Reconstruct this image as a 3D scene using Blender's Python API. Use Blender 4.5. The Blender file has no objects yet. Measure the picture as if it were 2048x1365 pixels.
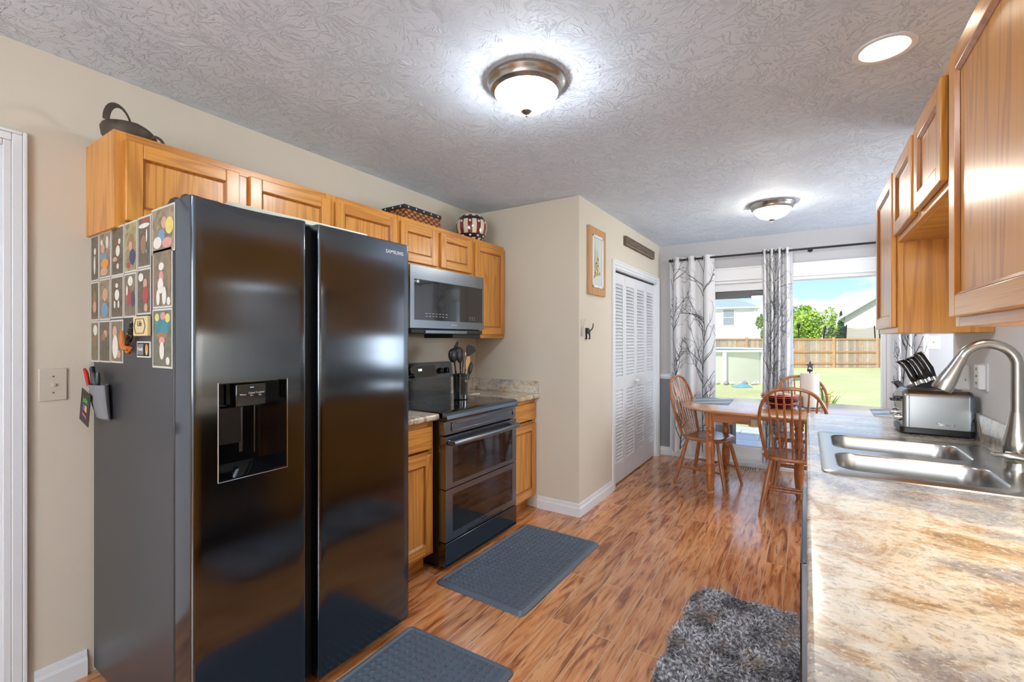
import bpy, bmesh, math, random
import numpy as np
from mathutils import Vector, Matrix, noise as mnoise
random.seed(7); rng = np.random.default_rng(7)
S = bpy.context.scene
COL = S.collection
PI = math.pi
def lin(c): c/=255.0; return c/12.92 if c<=.04045 else ((c+.055)/1.055)**2.4
def C3(r,g,b): return (lin(r),lin(g),lin(b),1)

# ---------------- camera ----------------
CAMH = 1.344; YAW = math.atan(589.5/915.0)
cd = bpy.data.cameras.new('camera'); cam = bpy.data.objects.new('camera', cd); COL.objects.link(cam)
cam.location = (0,0,CAMH); cam.rotation_euler = (PI/2,0,YAW)
cd.sensor_width = 36; cd.lens = 36*915.0/2048; cd.shift_y = -2.5/2048; cd.clip_start = .02; cd.clip_end = 400
S.camera = cam
SY, CY = math.sin(YAW), math.cos(YAW)
def W(u,d,z=0.0):
    """world point at bearing u (pixel column) and distance d along the view axis"""
    l = d*(u-1024)/915.0
    return (l*CY-d*SY, l*SY+d*CY, z)

# ---------------- view ----------------
S.view_settings.view_transform = 'Standard'; S.view_settings.look = 'None'
S.view_settings.gamma = 1; S.view_settings.use_curve_mapping = False
S.view_settings.exposure = 0.82

# ---------------- world sky ----------------
w = bpy.data.worlds.new('sky'); S.world = w; w.use_nodes = True
nt = w.node_tree; nt.nodes.clear()
def N(t,ty,**k):
    n = t.nodes.new(ty)
    for a,b in k.items(): setattr(n,a,b)
    return n
o = N(nt,'ShaderNodeOutputWorld'); bg = N(nt,'ShaderNodeBackground')
tc = N(nt,'ShaderNodeTexCoord'); sx = N(nt,'ShaderNodeSeparateXYZ'); nt.links.new(tc.outputs['Generated'],sx.inputs[0])
rp = N(nt,'ShaderNodeValToRGB'); nt.links.new(sx.outputs['Z'],rp.inputs[0])
e = rp.color_ramp.elements; e[0].position=0.0; e[0].color=C3(176,204,226); e[1].position=.55; e[1].color=C3(96,142,200)
k = rp.color_ramp.elements.new(.12); k.color = C3(140,176,212)
mp = N(nt,'ShaderNodeMapping'); mp.inputs['Scale'].default_value=(3,3,9); nt.links.new(tc.outputs['Generated'],mp.inputs[0])
nz = N(nt,'ShaderNodeTexNoise'); nz.inputs['Scale'].default_value=2.1; nz.inputs['Detail'].default_value=7; nz.inputs['Roughness'].default_value=.55
nt.links.new(mp.outputs[0],nz.inputs['Vector'])
cr = N(nt,'ShaderNodeValToRGB'); cr.color_ramp.elements[0].position=.46; cr.color_ramp.elements[1].position=.66
nt.links.new(nz.outputs['Fac'],cr.inputs[0])
mx = N(nt,'ShaderNodeMixRGB'); mx.inputs[2].default_value=C3(224,224,228); nt.links.new(cr.outputs[0],mx.inputs[0]); nt.links.new(rp.outputs[0],mx.inputs[1])
nt.links.new(mx.outputs[0],bg.inputs[0]); bg.inputs[1].default_value=1.2; nt.links.new(bg.outputs[0],o.inputs[0])

# ---------------- sun, dining window daylight, added rear fill ----------------
def light(name,typ,loc,rot,energy,color=(1,1,1),**k):
    l = bpy.data.lights.new(name,typ); l.energy = energy; l.color = color
    for a,b in k.items(): setattr(l,a,b)
    ob = bpy.data.objects.new(name,l); ob.location = loc; ob.rotation_euler = rot; COL.objects.link(ob); return ob
light('sun','SUN',(0,-10,20),(math.radians(42),0,math.radians(-22)),2.9,(1,.95,.86),angle=.02)
RFILL = light('added_rear_fill','AREA',(-.1,-2.92,1.45),(PI/2,0,0),45,(.90,.95,1),shape='RECTANGLE',size=1.3,size_y=1.3)  # added fill from behind the camera, set at a made-up window
DW = light('daylight_dining_window','AREA',(2.28,4.45,1.45),(0,-PI/2,PI),36,(.88,.94,1),shape='RECTANGLE',size=1.2,size_y=1.1)
DW.rotation_euler = (0,PI/2,0)

# ================= helpers =================
ORG = {}
class MB:
    def __init__(s): s.v=[]; s.f=[]; s.m=[]
    def add(s,vs,fs,m=0):
        b=len(s.v); s.v.extend([tuple(map(float,v)) for v in vs])
        for f in fs: s.f.append([b+i for i in f]); s.m.append(m)
        return s
    def box(s,a,b,m=0):
        x0,x1=sorted((a[0],b[0])); y0,y1=sorted((a[1],b[1])); z0,z1=sorted((a[2],b[2]))
        s.add([(x0,y0,z0),(x1,y0,z0),(x1,y1,z0),(x0,y1,z0),(x0,y0,z1),(x1,y0,z1),(x1,y1,z1),(x0,y1,z1)],
              [(0,3,2,1),(4,5,6,7),(0,1,5,4),(1,2,6,5),(2,3,7,6),(3,0,4,7)],m); return s
    def loops(s,L,m=0,cap0=True,cap1=True,closed=True):
        n=len(L[0]); vs=[p for l in L for p in l]; fs=[]
        for i in range(len(L)-1):
            for j in range(n if closed else n-1):
                a=i*n+j; b=i*n+(j+1)%n; fs.append((a,b,b+n,a+n))
        if cap0: fs.append(tuple(reversed(range(n))))
        if cap1: fs.append(tuple(range((len(L)-1)*n,len(L)*n)))
        s.add(vs,fs,m); return s
    def lathe(s,prof,c=(0,0,0),n=24,m=0,axis='Z',cap0=True,cap1=True):
        L=[]
        for r,h in prof:
            l=[]
            for i in range(n):
                a=2*PI*i/n; p=(r*math.cos(a),r*math.sin(a),h)
                if axis=='X': p=(h,r*math.cos(a),r*math.sin(a))
                if axis=='Y': p=(r*math.sin(a),h,r*math.cos(a))
                l.append((c[0]+p[0],c[1]+p[1],c[2]+p[2]))
            L.append(l)
        return s.loops(L,m,cap0,cap1)
    def tube(s,pts,r,n=10,m=0,flat=None,cap=True):
        P=[Vector(p) for p in pts]; rr=r if isinstance(r,(list,tuple)) else [r]*len(P)
        L=[]; up=None
        for i,p in enumerate(P):
            t=(P[min(i+1,len(P)-1)]-P[max(i-1,0)]).normalized()
            if up is None:
                up=Vector((0,0,1)) if abs(t.z)<.9 else Vector((1,0,0))
                up=(up-t*up.dot(t)).normalized()
            else: up=(up-t*up.dot(t)).normalized()
            sd=t.cross(up)
            fw,fh=(1,1) if flat is None else flat
            L.append([tuple(p+sd*(math.cos(2*PI*j/n)*rr[i]*fw)+up*(math.sin(2*PI*j/n)*rr[i]*fh)) for j in range(n)])
        return s.loops(L,m,cap,cap)
    def cyl(s,a,b,r,r2=None,n=16,m=0): return s.tube([a,b],[r,r if r2 is None else r2],n,m)
    def prism(s,poly,a,b,plane='XY',m=0):
        def P(p,h):
            return {'XY':(p[0],p[1],h),'XZ':(p[0],h,p[1]),'YZ':(h,p[0],p[1])}[plane]
        return s.loops([[P(p,a) for p in poly],[P(p,b) for p in poly]],m)
    def ell(s,c,r,n=12,m=0,k=8):
        L=[]
        for i in range(k+1):
            t=-PI/2+PI*i/k; rr=max(math.cos(t),.02)
            L.append([(c[0]+r[0]*rr*math.cos(2*PI*j/n),c[1]+r[1]*rr*math.sin(2*PI*j/n),c[2]+r[2]*math.sin(t)) for j in range(n)])
        return s.loops(L,m)
    def xf(s,M,start=0):
        s.v[start:]=[tuple(M@Vector(v)) for v in s.v[start:]]; return s
    def build(s,name,mats,parent=None,bevel=0,smooth=True,seg=2,loc=None,local=False,ang=35):
        if not isinstance(mats,(list,tuple)): mats=[mats]
        if loc is None: loc = ORG.get(parent.name,(0,0,0)) if parent else (0,0,0)
        org=(0,0,0) if local else loc
        me=bpy.data.meshes.new(name)
        me.from_pydata([(v[0]-org[0],v[1]-org[1],v[2]-org[2]) for v in s.v],[],s.f)
        for q in mats: me.materials.append(q)
        me.polygons.foreach_set('material_index',s.m)
        bm=bmesh.new(); bm.from_mesh(me); bmesh.ops.recalc_face_normals(bm,faces=bm.faces); bm.to_mesh(me); bm.free()
        ob=bpy.data.objects.new(name,me); COL.objects.link(ob)
        if parent: ob.parent=parent; ORG[ob.name]=ORG.get(parent.name,(0,0,0))
        else: ob.location=loc; ORG[ob.name]=tuple(loc)
        if smooth:
            me.polygons.foreach_set('use_smooth',[True]*len(me.polygons)); me.set_sharp_from_angle(angle=math.radians(ang))
        if bevel:
            b=ob.modifiers.new('bevel','BEVEL'); b.width=bevel; b.segments=seg; b.limit_method='ANGLE'; b.angle_limit=math.radians(40)
            b.harden_normals=False
        return ob
def tag(o,label,cat=None,group=None,kind=None):
    if label: o['label']=label
    if cat: o['category']=cat
    if group: o['group']=group
    if kind: o['kind']=kind
    return o
def thing(name,label,cat,loc=(0,0,0),rz=0,group=None):
    o=bpy.data.objects.new(name,None); COL.objects.link(o); o.empty_display_size=.05
    o.location=loc; o.rotation_euler=(0,0,rz); ORG[o.name]=tuple(loc)
    return tag(o,label,cat,group)
def solo(mb,name,mats,label,cat,loc,group=None,**k):
    return tag(mb.build(name,mats,loc=loc,**k),label,cat,group)
def struct(mb,name,mats,parent=None,**k):
    o=mb.build(name,mats,parent,**k)
    if not parent: o['kind']='structure'
    return o
def dup(root,loc,rz,label):
    def cp(o,par):
        c=o.copy(); COL.objects.link(c); c.parent=par
        for ch in list(o.children): cp(ch,c)
        return c
    r=cp(root,None); r.location=loc; r.rotation_euler=(0,0,rz); r['label']=label; return r
def rrect(x0,y0,x1,y1,r,n=5):
    P=[]
    for cx,cy,a0 in ((x1-r,y1-r,0),(x0+r,y1-r,90),(x0+r,y0+r,180),(x1-r,y0+r,270)):
        for i in range(n+1):
            a=math.radians(a0+90*i/n); P.append((cx+r*math.cos(a),cy+r*math.sin(a)))
    return P
def text_mesh(body,size,M,mb,m=0,depth=.0006,spacing=1.0,xs=1.0,bold=0):
    cu=bpy.data.curves.new('t','FONT'); cu.body=body; cu.size=size; cu.extrude=depth; cu.resolution_u=3; cu.space_character=spacing; cu.offset=bold
    cu.align_x='CENTER'; cu.align_y='CENTER'
    ob=bpy.data.objects.new('t',cu); COL.objects.link(ob)
    dg=bpy.context.evaluated_depsgraph_get(); dg.update(); me=bpy.data.meshes.new_from_object(ob.evaluated_get(dg))
    mb.add([tuple(M@Vector((v.co.x*xs,v.co.y,v.co.z))) for v in me.vertices],[tuple(p.vertices) for p in me.polygons],m)
    COL.objects.unlink(ob); bpy.data.objects.remove(ob); bpy.data.meshes.remove(me)
    return mb
def frame_mat(origin,xa,ya):
    xa=Vector(xa).normalized(); ya=Vector(ya).normalized(); za=xa.cross(ya)
    M=Matrix((xa,ya,za)).transposed().to_4x4(); M.translation=Vector(origin); return M

# ================= materials =================
def newmat(name):
    m=bpy.data.materials.new(name); m.use_nodes=True; t=m.node_tree
    return m,t,t.nodes['Principled BSDF']
def pbr(name,col,rough=.5,metal=0,spec=.5,coat=0,var=.04,vs=30,bump=0,bs=200,emit=None,es=0,alpha=1,trans=0,aniso=0,sheen=0):
    m,t,b=newmat(name); L=t.links
    b.inputs['Roughness'].default_value=rough; b.inputs['Metallic'].default_value=metal
    b.inputs['Specular IOR Level'].default_value=spec; b.inputs['Coat Weight'].default_value=coat; b.inputs['Coat Roughness'].default_value=.08
    b.inputs['Alpha'].default_value=alpha; b.inputs['Transmission Weight'].default_value=trans
    if aniso: b.inputs['Anisotropic'].default_value=aniso
    if sheen: b.inputs['Sheen Weight'].default_value=sheen
    tc=N(t,'ShaderNodeTexCoord'); n=N(t,'ShaderNodeTexNoise'); n.inputs['Scale'].default_value=vs; n.inputs['Detail'].default_value=3
    L.new(tc.outputs['Object'],n.inputs['Vector'])
    mx=N(t,'ShaderNodeMixRGB'); mx.inputs[1].default_value=tuple(max(0,c*(1-var)) for c in col[:3])+(1,); mx.inputs[2].default_value=tuple(min(1,c*(1+var)) for c in col[:3])+(1,)
    L.new(n.outputs['Fac'],mx.inputs[0]); L.new(mx.outputs[0],b.inputs['Base Color'])
    if bump:
        n2=N(t,'ShaderNodeTexNoise'); n2.inputs['Scale'].default_value=bs; n2.inputs['Detail'].default_value=2; L.new(tc.outputs['Object'],n2.inputs['Vector'])
        bp=N(t,'ShaderNodeBump'); bp.inputs['Strength'].default_value=bump; bp.inputs['Distance'].default_value=.002
        L.new(n2.outputs['Fac'],bp.inputs['Height']); L.new(bp.outputs[0],b.inputs['Normal'])
    if emit is not None: b.inputs['Emission Color'].default_value=emit; b.inputs['Emission Strength'].default_value=es
    return m
def wood(name,lightc,darkc,axis='Z',rough=.3,k=8,across=10,along=.6,contrast=.5,fine=.4,coat=.3,world=False):
    m,t,b=newmat(name); L=t.links
    tc=N(t,'ShaderNodeTexCoord'); oi=N(t,'ShaderNodeObjectInfo')
    mul=N(t,'ShaderNodeMath',operation='MULTIPLY'); mul.inputs[1].default_value=37.0; L.new(oi.outputs['Random'],mul.inputs[0])
    ad=N(t,'ShaderNodeVectorMath',operation='ADD'); L.new(tc.outputs['Object'],ad.inputs[0])
    if not world: L.new(mul.outputs[0],ad.inputs[1])
    def mapped(ac,al):
        mp=N(t,'ShaderNodeMapping'); s=[ac]*3; s['XYZ'.index(axis)]=al; mp.inputs['Scale'].default_value=s
        L.new(ad.outputs[0],mp.inputs[0]); return mp
    n=N(t,'ShaderNodeTexNoise'); n.inputs['Scale'].default_value=1; n.inputs['Detail'].default_value=1.5; n.inputs['Distortion'].default_value=.4
    L.new(mapped(across,along).outputs[0],n.inputs['Vector'])
    a=N(t,'ShaderNodeMath',operation='MULTIPLY'); a.inputs[1].default_value=k*6.28; L.new(n.outputs['Fac'],a.inputs[0])
    sn=N(t,'ShaderNodeMath',operation='SINE'); L.new(a.outputs[0],sn.inputs[0])
    mr=N(t,'ShaderNodeMapRange'); mr.inputs[1].default_value=.1; mr.inputs[2].default_value=1; mr.inputs[3].default_value=0; mr.inputs[4].default_value=contrast; L.new(sn.outputs[0],mr.inputs[0])
    f=N(t,'ShaderNodeTexNoise'); f.inputs['Scale'].default_value=1; f.inputs['Detail'].default_value=3
    L.new(mapped(230,5).outputs[0],f.inputs['Vector'])
    fm=N(t,'ShaderNodeMapRange'); fm.inputs[1].default_value=.45; fm.inputs[2].default_value=.75; fm.inputs[4].default_value=fine; L.new(f.outputs['Fac'],fm.inputs[0])
    sm=N(t,'ShaderNodeMath',operation='ADD'); sm.use_clamp=True; L.new(mr.outputs[0],sm.inputs[0]); L.new(fm.outputs[0],sm.inputs[1])
    mx=N(t,'ShaderNodeMixRGB'); mx.inputs[1].default_value=lightc; mx.inputs[2].default_value=darkc
    L.new(sm.outputs[0],mx.inputs[0]); L.new(mx.outputs[0],b.inputs['Base Color'])
    bp=N(t,'ShaderNodeBump'); bp.inputs['Strength'].default_value=.12; bp.inputs['Distance'].default_value=.002; bp.invert=True
    L.new(fm.outputs[0],bp.inputs['Height']); L.new(bp.outputs[0],b.inputs['Normal'])
    b.inputs['Roughness'].default_value=rough; b.inputs['Coat Weight'].default_value=coat; b.inputs['Coat Roughness'].default_value=.2
    return m
OL=C3(222,154,66); OD=C3(170,102,36)
oakZ=wood('oak_vertical_grain',OL,OD,'Z'); oakY=wood('oak_horizontal_grain',OL,OD,'Y'); oakX=wood('oak_depth_grain',OL,OD,'X')
oakT=wood('oak_table_top',C3(198,142,92),C3(140,88,50),'X',rough=.2,coat=1,contrast=.35)
chairw=wood('oak_chair',C3(176,112,62),C3(118,66,34),'Z',rough=.28,coat=.4,across=20,k=5)
seatw=wood('oak_chair_seat',C3(184,126,80),C3(120,72,40),'Y',rough=.22,coat=.5)
legw=wood('oak_turned_leg',C3(190,118,62),C3(124,68,34),'Z',rough=.3,coat=.4,across=14)
cream=pbr('wall_paint_cream',C3(212,204,187),.75,var=.02,vs=3,bump=.05,bs=400)
greyw=pbr('wall_paint_grey',C3(196,196,198),.75,var=.02,vs=3,bump=.05,bs=400)
whitew=pbr('wall_paint_pale',C3(236,237,238),.6,var=.02,vs=3)
greyd=pbr('wainscot_paint_grey',C3(132,136,142),.7,var=.02,vs=3)
trimw=pbr('trim_paint_white',C3(226,230,234),.35,var=.02)
lou=pbr('louver_door_paint',C3(222,224,228),.45,var=.02)
vinyl=pbr('white_vinyl',C3(238,240,242),.35,var=.01)
black=pbr('black_plastic',C3(22,22,24),.35,var=.1)
blackm=pbr('black_matte',C3(30,30,32),.6,var=.1)
blackg=pbr('black_glass',C3(10,10,12),.04,spec=.8,var=.02,coat=.5)
bst=pbr('black_stainless',(.14,.16,.185,1),.14,metal=1,var=.05,vs=4,aniso=.75)
bst2=pbr('grey_stainless',(.24,.27,.31,1),.24,metal=1,var=.06,vs=6)
fside=pbr('fridge_side_enamel',C3(58,59,62),.33,var=.04,vs=8,bump=.06,bs=900,spec=.4)
steel=pbr('brushed_steel',(.46,.47,.47,1),.26,metal=1,var=.08,vs=8)
steel2=pbr('toaster_steel',(.30,.31,.31,1),.3,metal=1,var=.08,vs=8)
nickel=pbr('brushed_nickel',(.42,.41,.39,1),.26,metal=1,var=.05,vs=20)
chrome=pbr('chrome',(.8,.8,.8,1),.08,metal=1,var=.02)
rod=pbr('black_rod',C3(24,24,26),.35,var=.05)
almond=pbr('almond_plastic',C3(205,198,182),.4,var=.01)
whitep=pbr('white_plastic',C3(235,235,235),.35,var=.01)
paper=pbr('white_paper',C3(232,230,224),.8,var=.02)
letterw=pbr('silver_lettering',C3(210,212,215),.35,metal=.3)
digit=pbr('lit_digits',C3(200,230,240),.4,emit=C3(190,230,255),es=2.0)
bluelit=pbr('lit_blue',C3(60,120,200),.4,emit=C3(70,150,240),es=1.0)
rubber=pbr('grey_rubber_mat',C3(88,100,114),.42,var=.05,bump=.1,bs=300)
hedge=pbr('tree_leaf',C3(128,160,70),.7,var=.3,vs=3)
def granite():
    m,t,b=newmat('granite_laminate'); L=t.links
    tc=N(t,'ShaderNodeTexCoord')
    mp=N(t,'ShaderNodeMapping'); mp.inputs['Rotation'].default_value=(0,0,.6); mp.inputs['Scale'].default_value=(1,1.25,1); L.new(tc.outputs['Object'],mp.inputs[0])
    def nz(sc,de,di=0,ro=.6):
        n=N(t,'ShaderNodeTexNoise'); n.inputs['Scale'].default_value=sc; n.inputs['Detail'].default_value=de; n.inputs['Distortion'].default_value=di; n.inputs['Roughness'].default_value=ro
        L.new(mp.outputs[0],n.inputs['Vector']); return n
    def ramp(n,st):
        r=N(t,'ShaderNodeValToRGB'); el=r.color_ramp.elements
        while len(el)<len(st): el.new(.5)
        for i,(p,c) in enumerate(st): el[i].position=p; el[i].color=c
        L.new(n.outputs['Fac'],r.inputs[0]); return r
    a=ramp(nz(5,10,.7,.74),[(.30,C3(120,98,78)),(.42,C3(186,152,112)),(.49,C3(218,202,176)),(.57,C3(232,226,212)),(.65,C3(212,180,134)),(.74,C3(150,148,156))])
    bl=ramp(nz(3.2,5,.8,.6),[(.46,(0,0,0,1)),(.62,(.75,.75,.75,1))])
    m1=N(t,'ShaderNodeMixRGB'); m1.inputs[2].default_value=C3(120,124,140); L.new(bl.outputs[0],m1.inputs[0]); L.new(a.outputs[0],m1.inputs[1])
    sp=ramp(nz(60,4,.6,.75),[(.40,(1,1,1,1)),(.48,(0,0,0,1))])
    m2=N(t,'ShaderNodeMixRGB'); m2.inputs[2].default_value=C3(58,44,34); mm=N(t,'ShaderNodeMath',operation='MULTIPLY'); mm.inputs[1].default_value=.38
    L.new(sp.outputs[0],mm.inputs[0]); L.new(mm.outputs[0],m2.inputs[0]); L.new(m1.outputs[0],m2.inputs[1])
    s2=ramp(nz(80,3,.3,.7),[(.56,(0,0,0,1)),(.66,(.8,.8,.8,1))])
    m3=N(t,'ShaderNodeMixRGB'); m3.inputs[2].default_value=C3(232,222,200); L.new(s2.outputs[0],m3.inputs[0]); L.new(m2.outputs[0],m3.inputs[1])
    L.new(m3.outputs[0],b.inputs['Base Color']); b.inputs['Roughness'].default_value=.2; b.inputs['Specular IOR Level'].default_value=.9; b.inputs['Coat Weight'].default_value=.5; b.inputs['Coat Roughness'].default_value=.15
    bp=N(t,'ShaderNodeBump'); bp.inputs['Strength'].default_value=.12; bp.inputs['Distance'].default_value=.001
    n=nz(140,2); L.new(n.outputs['Fac'],bp.inputs['Height']); L.new(bp.outputs[0],b.inputs['Normal'])
    return m
gran=granite()
def floor_mat():
    m,t,b=newmat('laminate_floor'); L=t.links
    tc=N(t,'ShaderNodeTexCoord'); sp=N(t,'ShaderNodeSeparateXYZ'); L.new(tc.outputs['Object'],sp.inputs[0])
    cb=N(t,'ShaderNodeCombineXYZ'); L.new(sp.outputs['Y'],cb.inputs[0]); L.new(sp.outputs['X'],cb.inputs[1])
    br=N(t,'ShaderNodeTexBrick'); br.offset=.37; br.offset_frequency=2; br.inputs['Scale'].default_value=1
    br.inputs['Brick Width'].default_value=1.2; br.inputs['Row Height'].default_value=.104; br.inputs['Mortar Size'].default_value=.0022; br.inputs['Mortar Smooth'].default_value=.4
    br.inputs['Color1'].default_value=(0,0,0,1); br.inputs['Color2'].default_value=(1,1,1,1); br.inputs['Mortar'].default_value=(.5,.5,.5,1)
    L.new(cb.outputs[0],br.inputs['Vector'])
    rm=N(t,'ShaderNodeMath',operation='MULTIPLY'); rm.inputs[1].default_value=19; L.new(br.outputs['Color'],rm.inputs[0])
    ad=N(t,'ShaderNodeVectorMath',operation='ADD'); L.new(tc.outputs['Object'],ad.inputs[0]); L.new(rm.outputs[0],ad.inputs[1])
    def nz(ac,al,de,di):
        mp=N(t,'ShaderNodeMapping'); mp.inputs['Scale'].default_value=(ac,al,1); mp.inputs['Rotation'].default_value=(0,0,.06); L.new(ad.outputs[0],mp.inputs[0])
        n=N(t,'ShaderNodeTexNoise'); n.inputs['Scale'].default_value=1; n.inputs['Detail'].default_value=de; n.inputs['Distortion'].default_value=di; L.new(mp.outputs[0],n.inputs['Vector']); return n
    n1=nz(20,2.6,4,1.4)
    r1=N(t,'ShaderNodeValToRGB'); el=r1.color_ramp.elements; 
    for p in (.45,.55): el.new(p)
    for i,(p,c) in enumerate([(.34,C3(140,76,38)),(.42,C3(186,114,64)),(.52,C3(208,140,88)),(.68,C3(224,162,110))]): el[i].position=p; el[i].color=c
    L.new(n1.outputs['Fac'],r1.inputs[0])
    n2=nz(48,3.0,4,2.4)
    r2=N(t,'ShaderNodeMapRange'); r2.inputs[1].default_value=.55; r2.inputs[2].default_value=.68; r2.inputs[4].default_value=.8; L.new(n2.outputs['Fac'],r2.inputs[0])
    m1=N(t,'ShaderNodeMixRGB'); m1.inputs[2].default_value=C3(104,54,26); L.new(r2.outputs[0],m1.inputs[0]); L.new(r1.outputs[0],m1.inputs[1])
    hs=N(t,'ShaderNodeHueSaturation'); vr=N(t,'ShaderNodeMapRange'); vr.inputs[3].default_value=.84; vr.inputs[4].default_value=1.1; L.new(br.outputs['Color'],vr.inputs[0])
    L.new(vr.outputs[0],hs.inputs['Value']); L.new(m1.outputs[0],hs.inputs['Color'])
    m2=N(t,'ShaderNodeMixRGB'); m2.inputs[2].default_value=C3(214,178,146); L.new(br.outputs['Fac'],m2.inputs[0]); L.new(hs.outputs[0],m2.inputs[1])
    L.new(m2.outputs[0],b.inputs['Base Color']); b.inputs['Roughness'].default_value=.24; b.inputs['Specular IOR Level'].default_value=.9; b.inputs['Coat Weight'].default_value=.35; b.inputs['Coat Roughness'].default_value=.12
    bp=N(t,'ShaderNodeBump'); bp.inputs['Strength'].default_value=.5; bp.inputs['Distance'].default_value=.0015; bp.invert=True
    L.new(br.outputs['Fac'],bp.inputs['Height']); L.new(bp.outputs[0],b.inputs['Normal'])
    return m
floorm=floor_mat()
def ceil_mat():
    m,t,b=newmat('textured_ceiling'); L=t.links
    tc=N(t,'ShaderNodeTexCoord'); h=None
    for ang_seed,(vsc,off) in enumerate(((3.4,0),(3.9,3.3))):
        a0=N(t,'ShaderNodeVectorMath',operation='ADD'); a0.inputs[1].default_value=(off,off*1.7,0); L.new(tc.outputs['Object'],a0.inputs[0])
        wn=N(t,'ShaderNodeTexNoise'); wn.inputs['Scale'].default_value=6; L.new(a0.outputs[0],wn.inputs['Vector'])
        ws=N(t,'ShaderNodeVectorMath',operation='SCALE'); ws.inputs['Scale'].default_value=.16; L.new(wn.outputs['Color'],ws.inputs[0])
        aw=N(t,'ShaderNodeVectorMath',operation='ADD'); L.new(a0.outputs[0],aw.inputs[0]); L.new(ws.outputs[0],aw.inputs[1])
        vo=N(t,'ShaderNodeTexVoronoi'); vo.voronoi_dimensions='2D'; vo.inputs['Scale'].default_value=vsc; L.new(aw.outputs[0],vo.inputs['Vector'])
        # strokes fan out from every cell centre
        sb=N(t,'ShaderNodeVectorMath',operation='SUBTRACT'); L.new(aw.outputs[0],sb.inputs[0]); L.new(vo.outputs['Position'],sb.inputs[1])
        sp=N(t,'ShaderNodeSeparateXYZ'); L.new(sb.outputs[0],sp.inputs[0])
        at=N(t,'ShaderNodeMath',operation='ARCTAN2'); L.new(sp.outputs['Y'],at.inputs[0]); L.new(sp.outputs['X'],at.inputs[1])
        am=N(t,'ShaderNodeMath',operation='MULTIPLY'); am.inputs[1].default_value=2.3; L.new(at.outputs[0],am.inputs[0])
        dm=N(t,'ShaderNodeMath',operation='MULTIPLY'); dm.inputs[1].default_value=1.6; L.new(vo.outputs['Distance'],dm.inputs[0])
        cx=N(t,'ShaderNodeSeparateXYZ'); L.new(vo.outputs['Color'],cx.inputs[0])
        cm=N(t,'ShaderNodeMath',operation='MULTIPLY'); cm.inputs[1].default_value=50; L.new(cx.outputs['X'],cm.inputs[0])
        cb=N(t,'ShaderNodeCombineXYZ'); L.new(am.outputs[0],cb.inputs[0]); L.new(dm.outputs[0],cb.inputs[1]); L.new(cm.outputs[0],cb.inputs[2])
        n=N(t,'ShaderNodeTexNoise'); n.inputs['Scale'].default_value=2.2; n.inputs['Detail'].default_value=4; n.inputs['Roughness'].default_value=.6; n.inputs['Distortion'].default_value=.8
        L.new(cb.outputs[0],n.inputs['Vector'])
        mr=N(t,'ShaderNodeMapRange'); mr.interpolation_type='SMOOTHSTEP'; mr.inputs[1].default_value=.53; mr.inputs[2].default_value=.62; L.new(n.outputs['Fac'],mr.inputs[0])
        if h is None: h=mr
        else:
            mxx=N(t,'ShaderNodeMath',operation='MAXIMUM'); L.new(h.outputs[0],mxx.inputs[0]); L.new(mr.outputs[0],mxx.inputs[1]); h=mxx
    bp=N(t,'ShaderNodeBump'); bp.inputs['Strength'].default_value=.7; bp.inputs['Distance'].default_value=.008; L.new(h.outputs[0],bp.inputs['Height']); L.new(bp.outputs[0],b.inputs['Normal'])
    b.inputs['Base Color'].default_value=C3(222,235,250); b.inputs['Roughness'].default_value=.7
    return m
ceilm=ceil_mat()
# ================= room shell =================
XL,YP,XC,YB,H,XR=-2.434,3.19,-1.451,5.473,2.44,.635
XD=2.2; Y0=-3.0
struct(MB().box((XL-.12,Y0-.12,-.1),(XD+.12,YB+.12,0)),'floor',floorm,smooth=False)
struct(MB().box((XL-.12,Y0-.12,H),(XD+.12,YB+.12,H+.1)),'ceiling',ceilm,smooth=False)
# left wall with a door opening
b=MB(); DY0,DY1,DZ=-.42,.40,2.055
b.box((XL-.12,DY1,0),(XL,YP+.1,H)).box((XL-.12,Y0,0),(XL,DY0,H)).box((XL-.12,DY0,DZ),(XL,DY1,H))
struct(b,'wall_left',cream,smooth=False)
# partition wall + pantry wall
struct(MB().box((XL,YP,0),(XC-.1,YP+.1,H)),'wall_partition',cream,smooth=False)
PY0,PY1,PZ=3.945,5.335,2.0
b=MB().box((XC-.1,YP,0),(XC,PY0,H)).box((XC-.1,PY1,0),(XC,YB,H)).box((XC-.1,PY0,PZ),(XC,PY1,H))
struct(b,'wall_pantry',cream,smooth=False)
struct(MB().box((XC-.75,PY0-.3,0),(XC-.7,PY1+.13,H)),'wall_pantry_inside',cream,smooth=False)
# back wall with sliding door opening, grey above the rail, darker below
SX0,SX1,SZ0,SZ1=-1.16,.625,.06,1.985
def backwall(z0,z1,mat,nm):
    b=MB()
    def seg(x0,x1,a,c):
        a=max(a,z0); c=min(c,z1)
        if c>a: b.box((x0,YB,a),(x1,YB+.12,c))
    seg(XC-.1,SX0,0,H); seg(SX1,XD+.12,0,H); seg(SX0,SX1,0,SZ0); seg(SX0,SX1,SZ1,H)
    return struct(b,nm,mat,smooth=False)
backwall(0,.915,greyd,'wall_back_lower'); backwall(.915,H,greyw,'wall_back_upper')
# dining side wall with window
b=MB(); WY0,WY1,WZ0,WZ1=3.85,5.05,.9,2.0
b.box((XD,YP,0),(XD+.12,WY0,H)).box((XD,WY1,0),(XD+.12,YB,H)).box((XD,WY0,0),(XD+.12,WY1,WZ0)).box((XD,WY0,WZ1),(XD+.12,WY1,H))
struct(b,'wall_dining_right',greyw,smooth=False)
# kitchen right wall (ends at the counter end)
struct(MB().box((XR,Y0,0),(XR+.12,3.215,H)).box((XR+.12,3.1,0),(XD+.12,3.215,H)),'wall_right',whitew,smooth=False)
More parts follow.
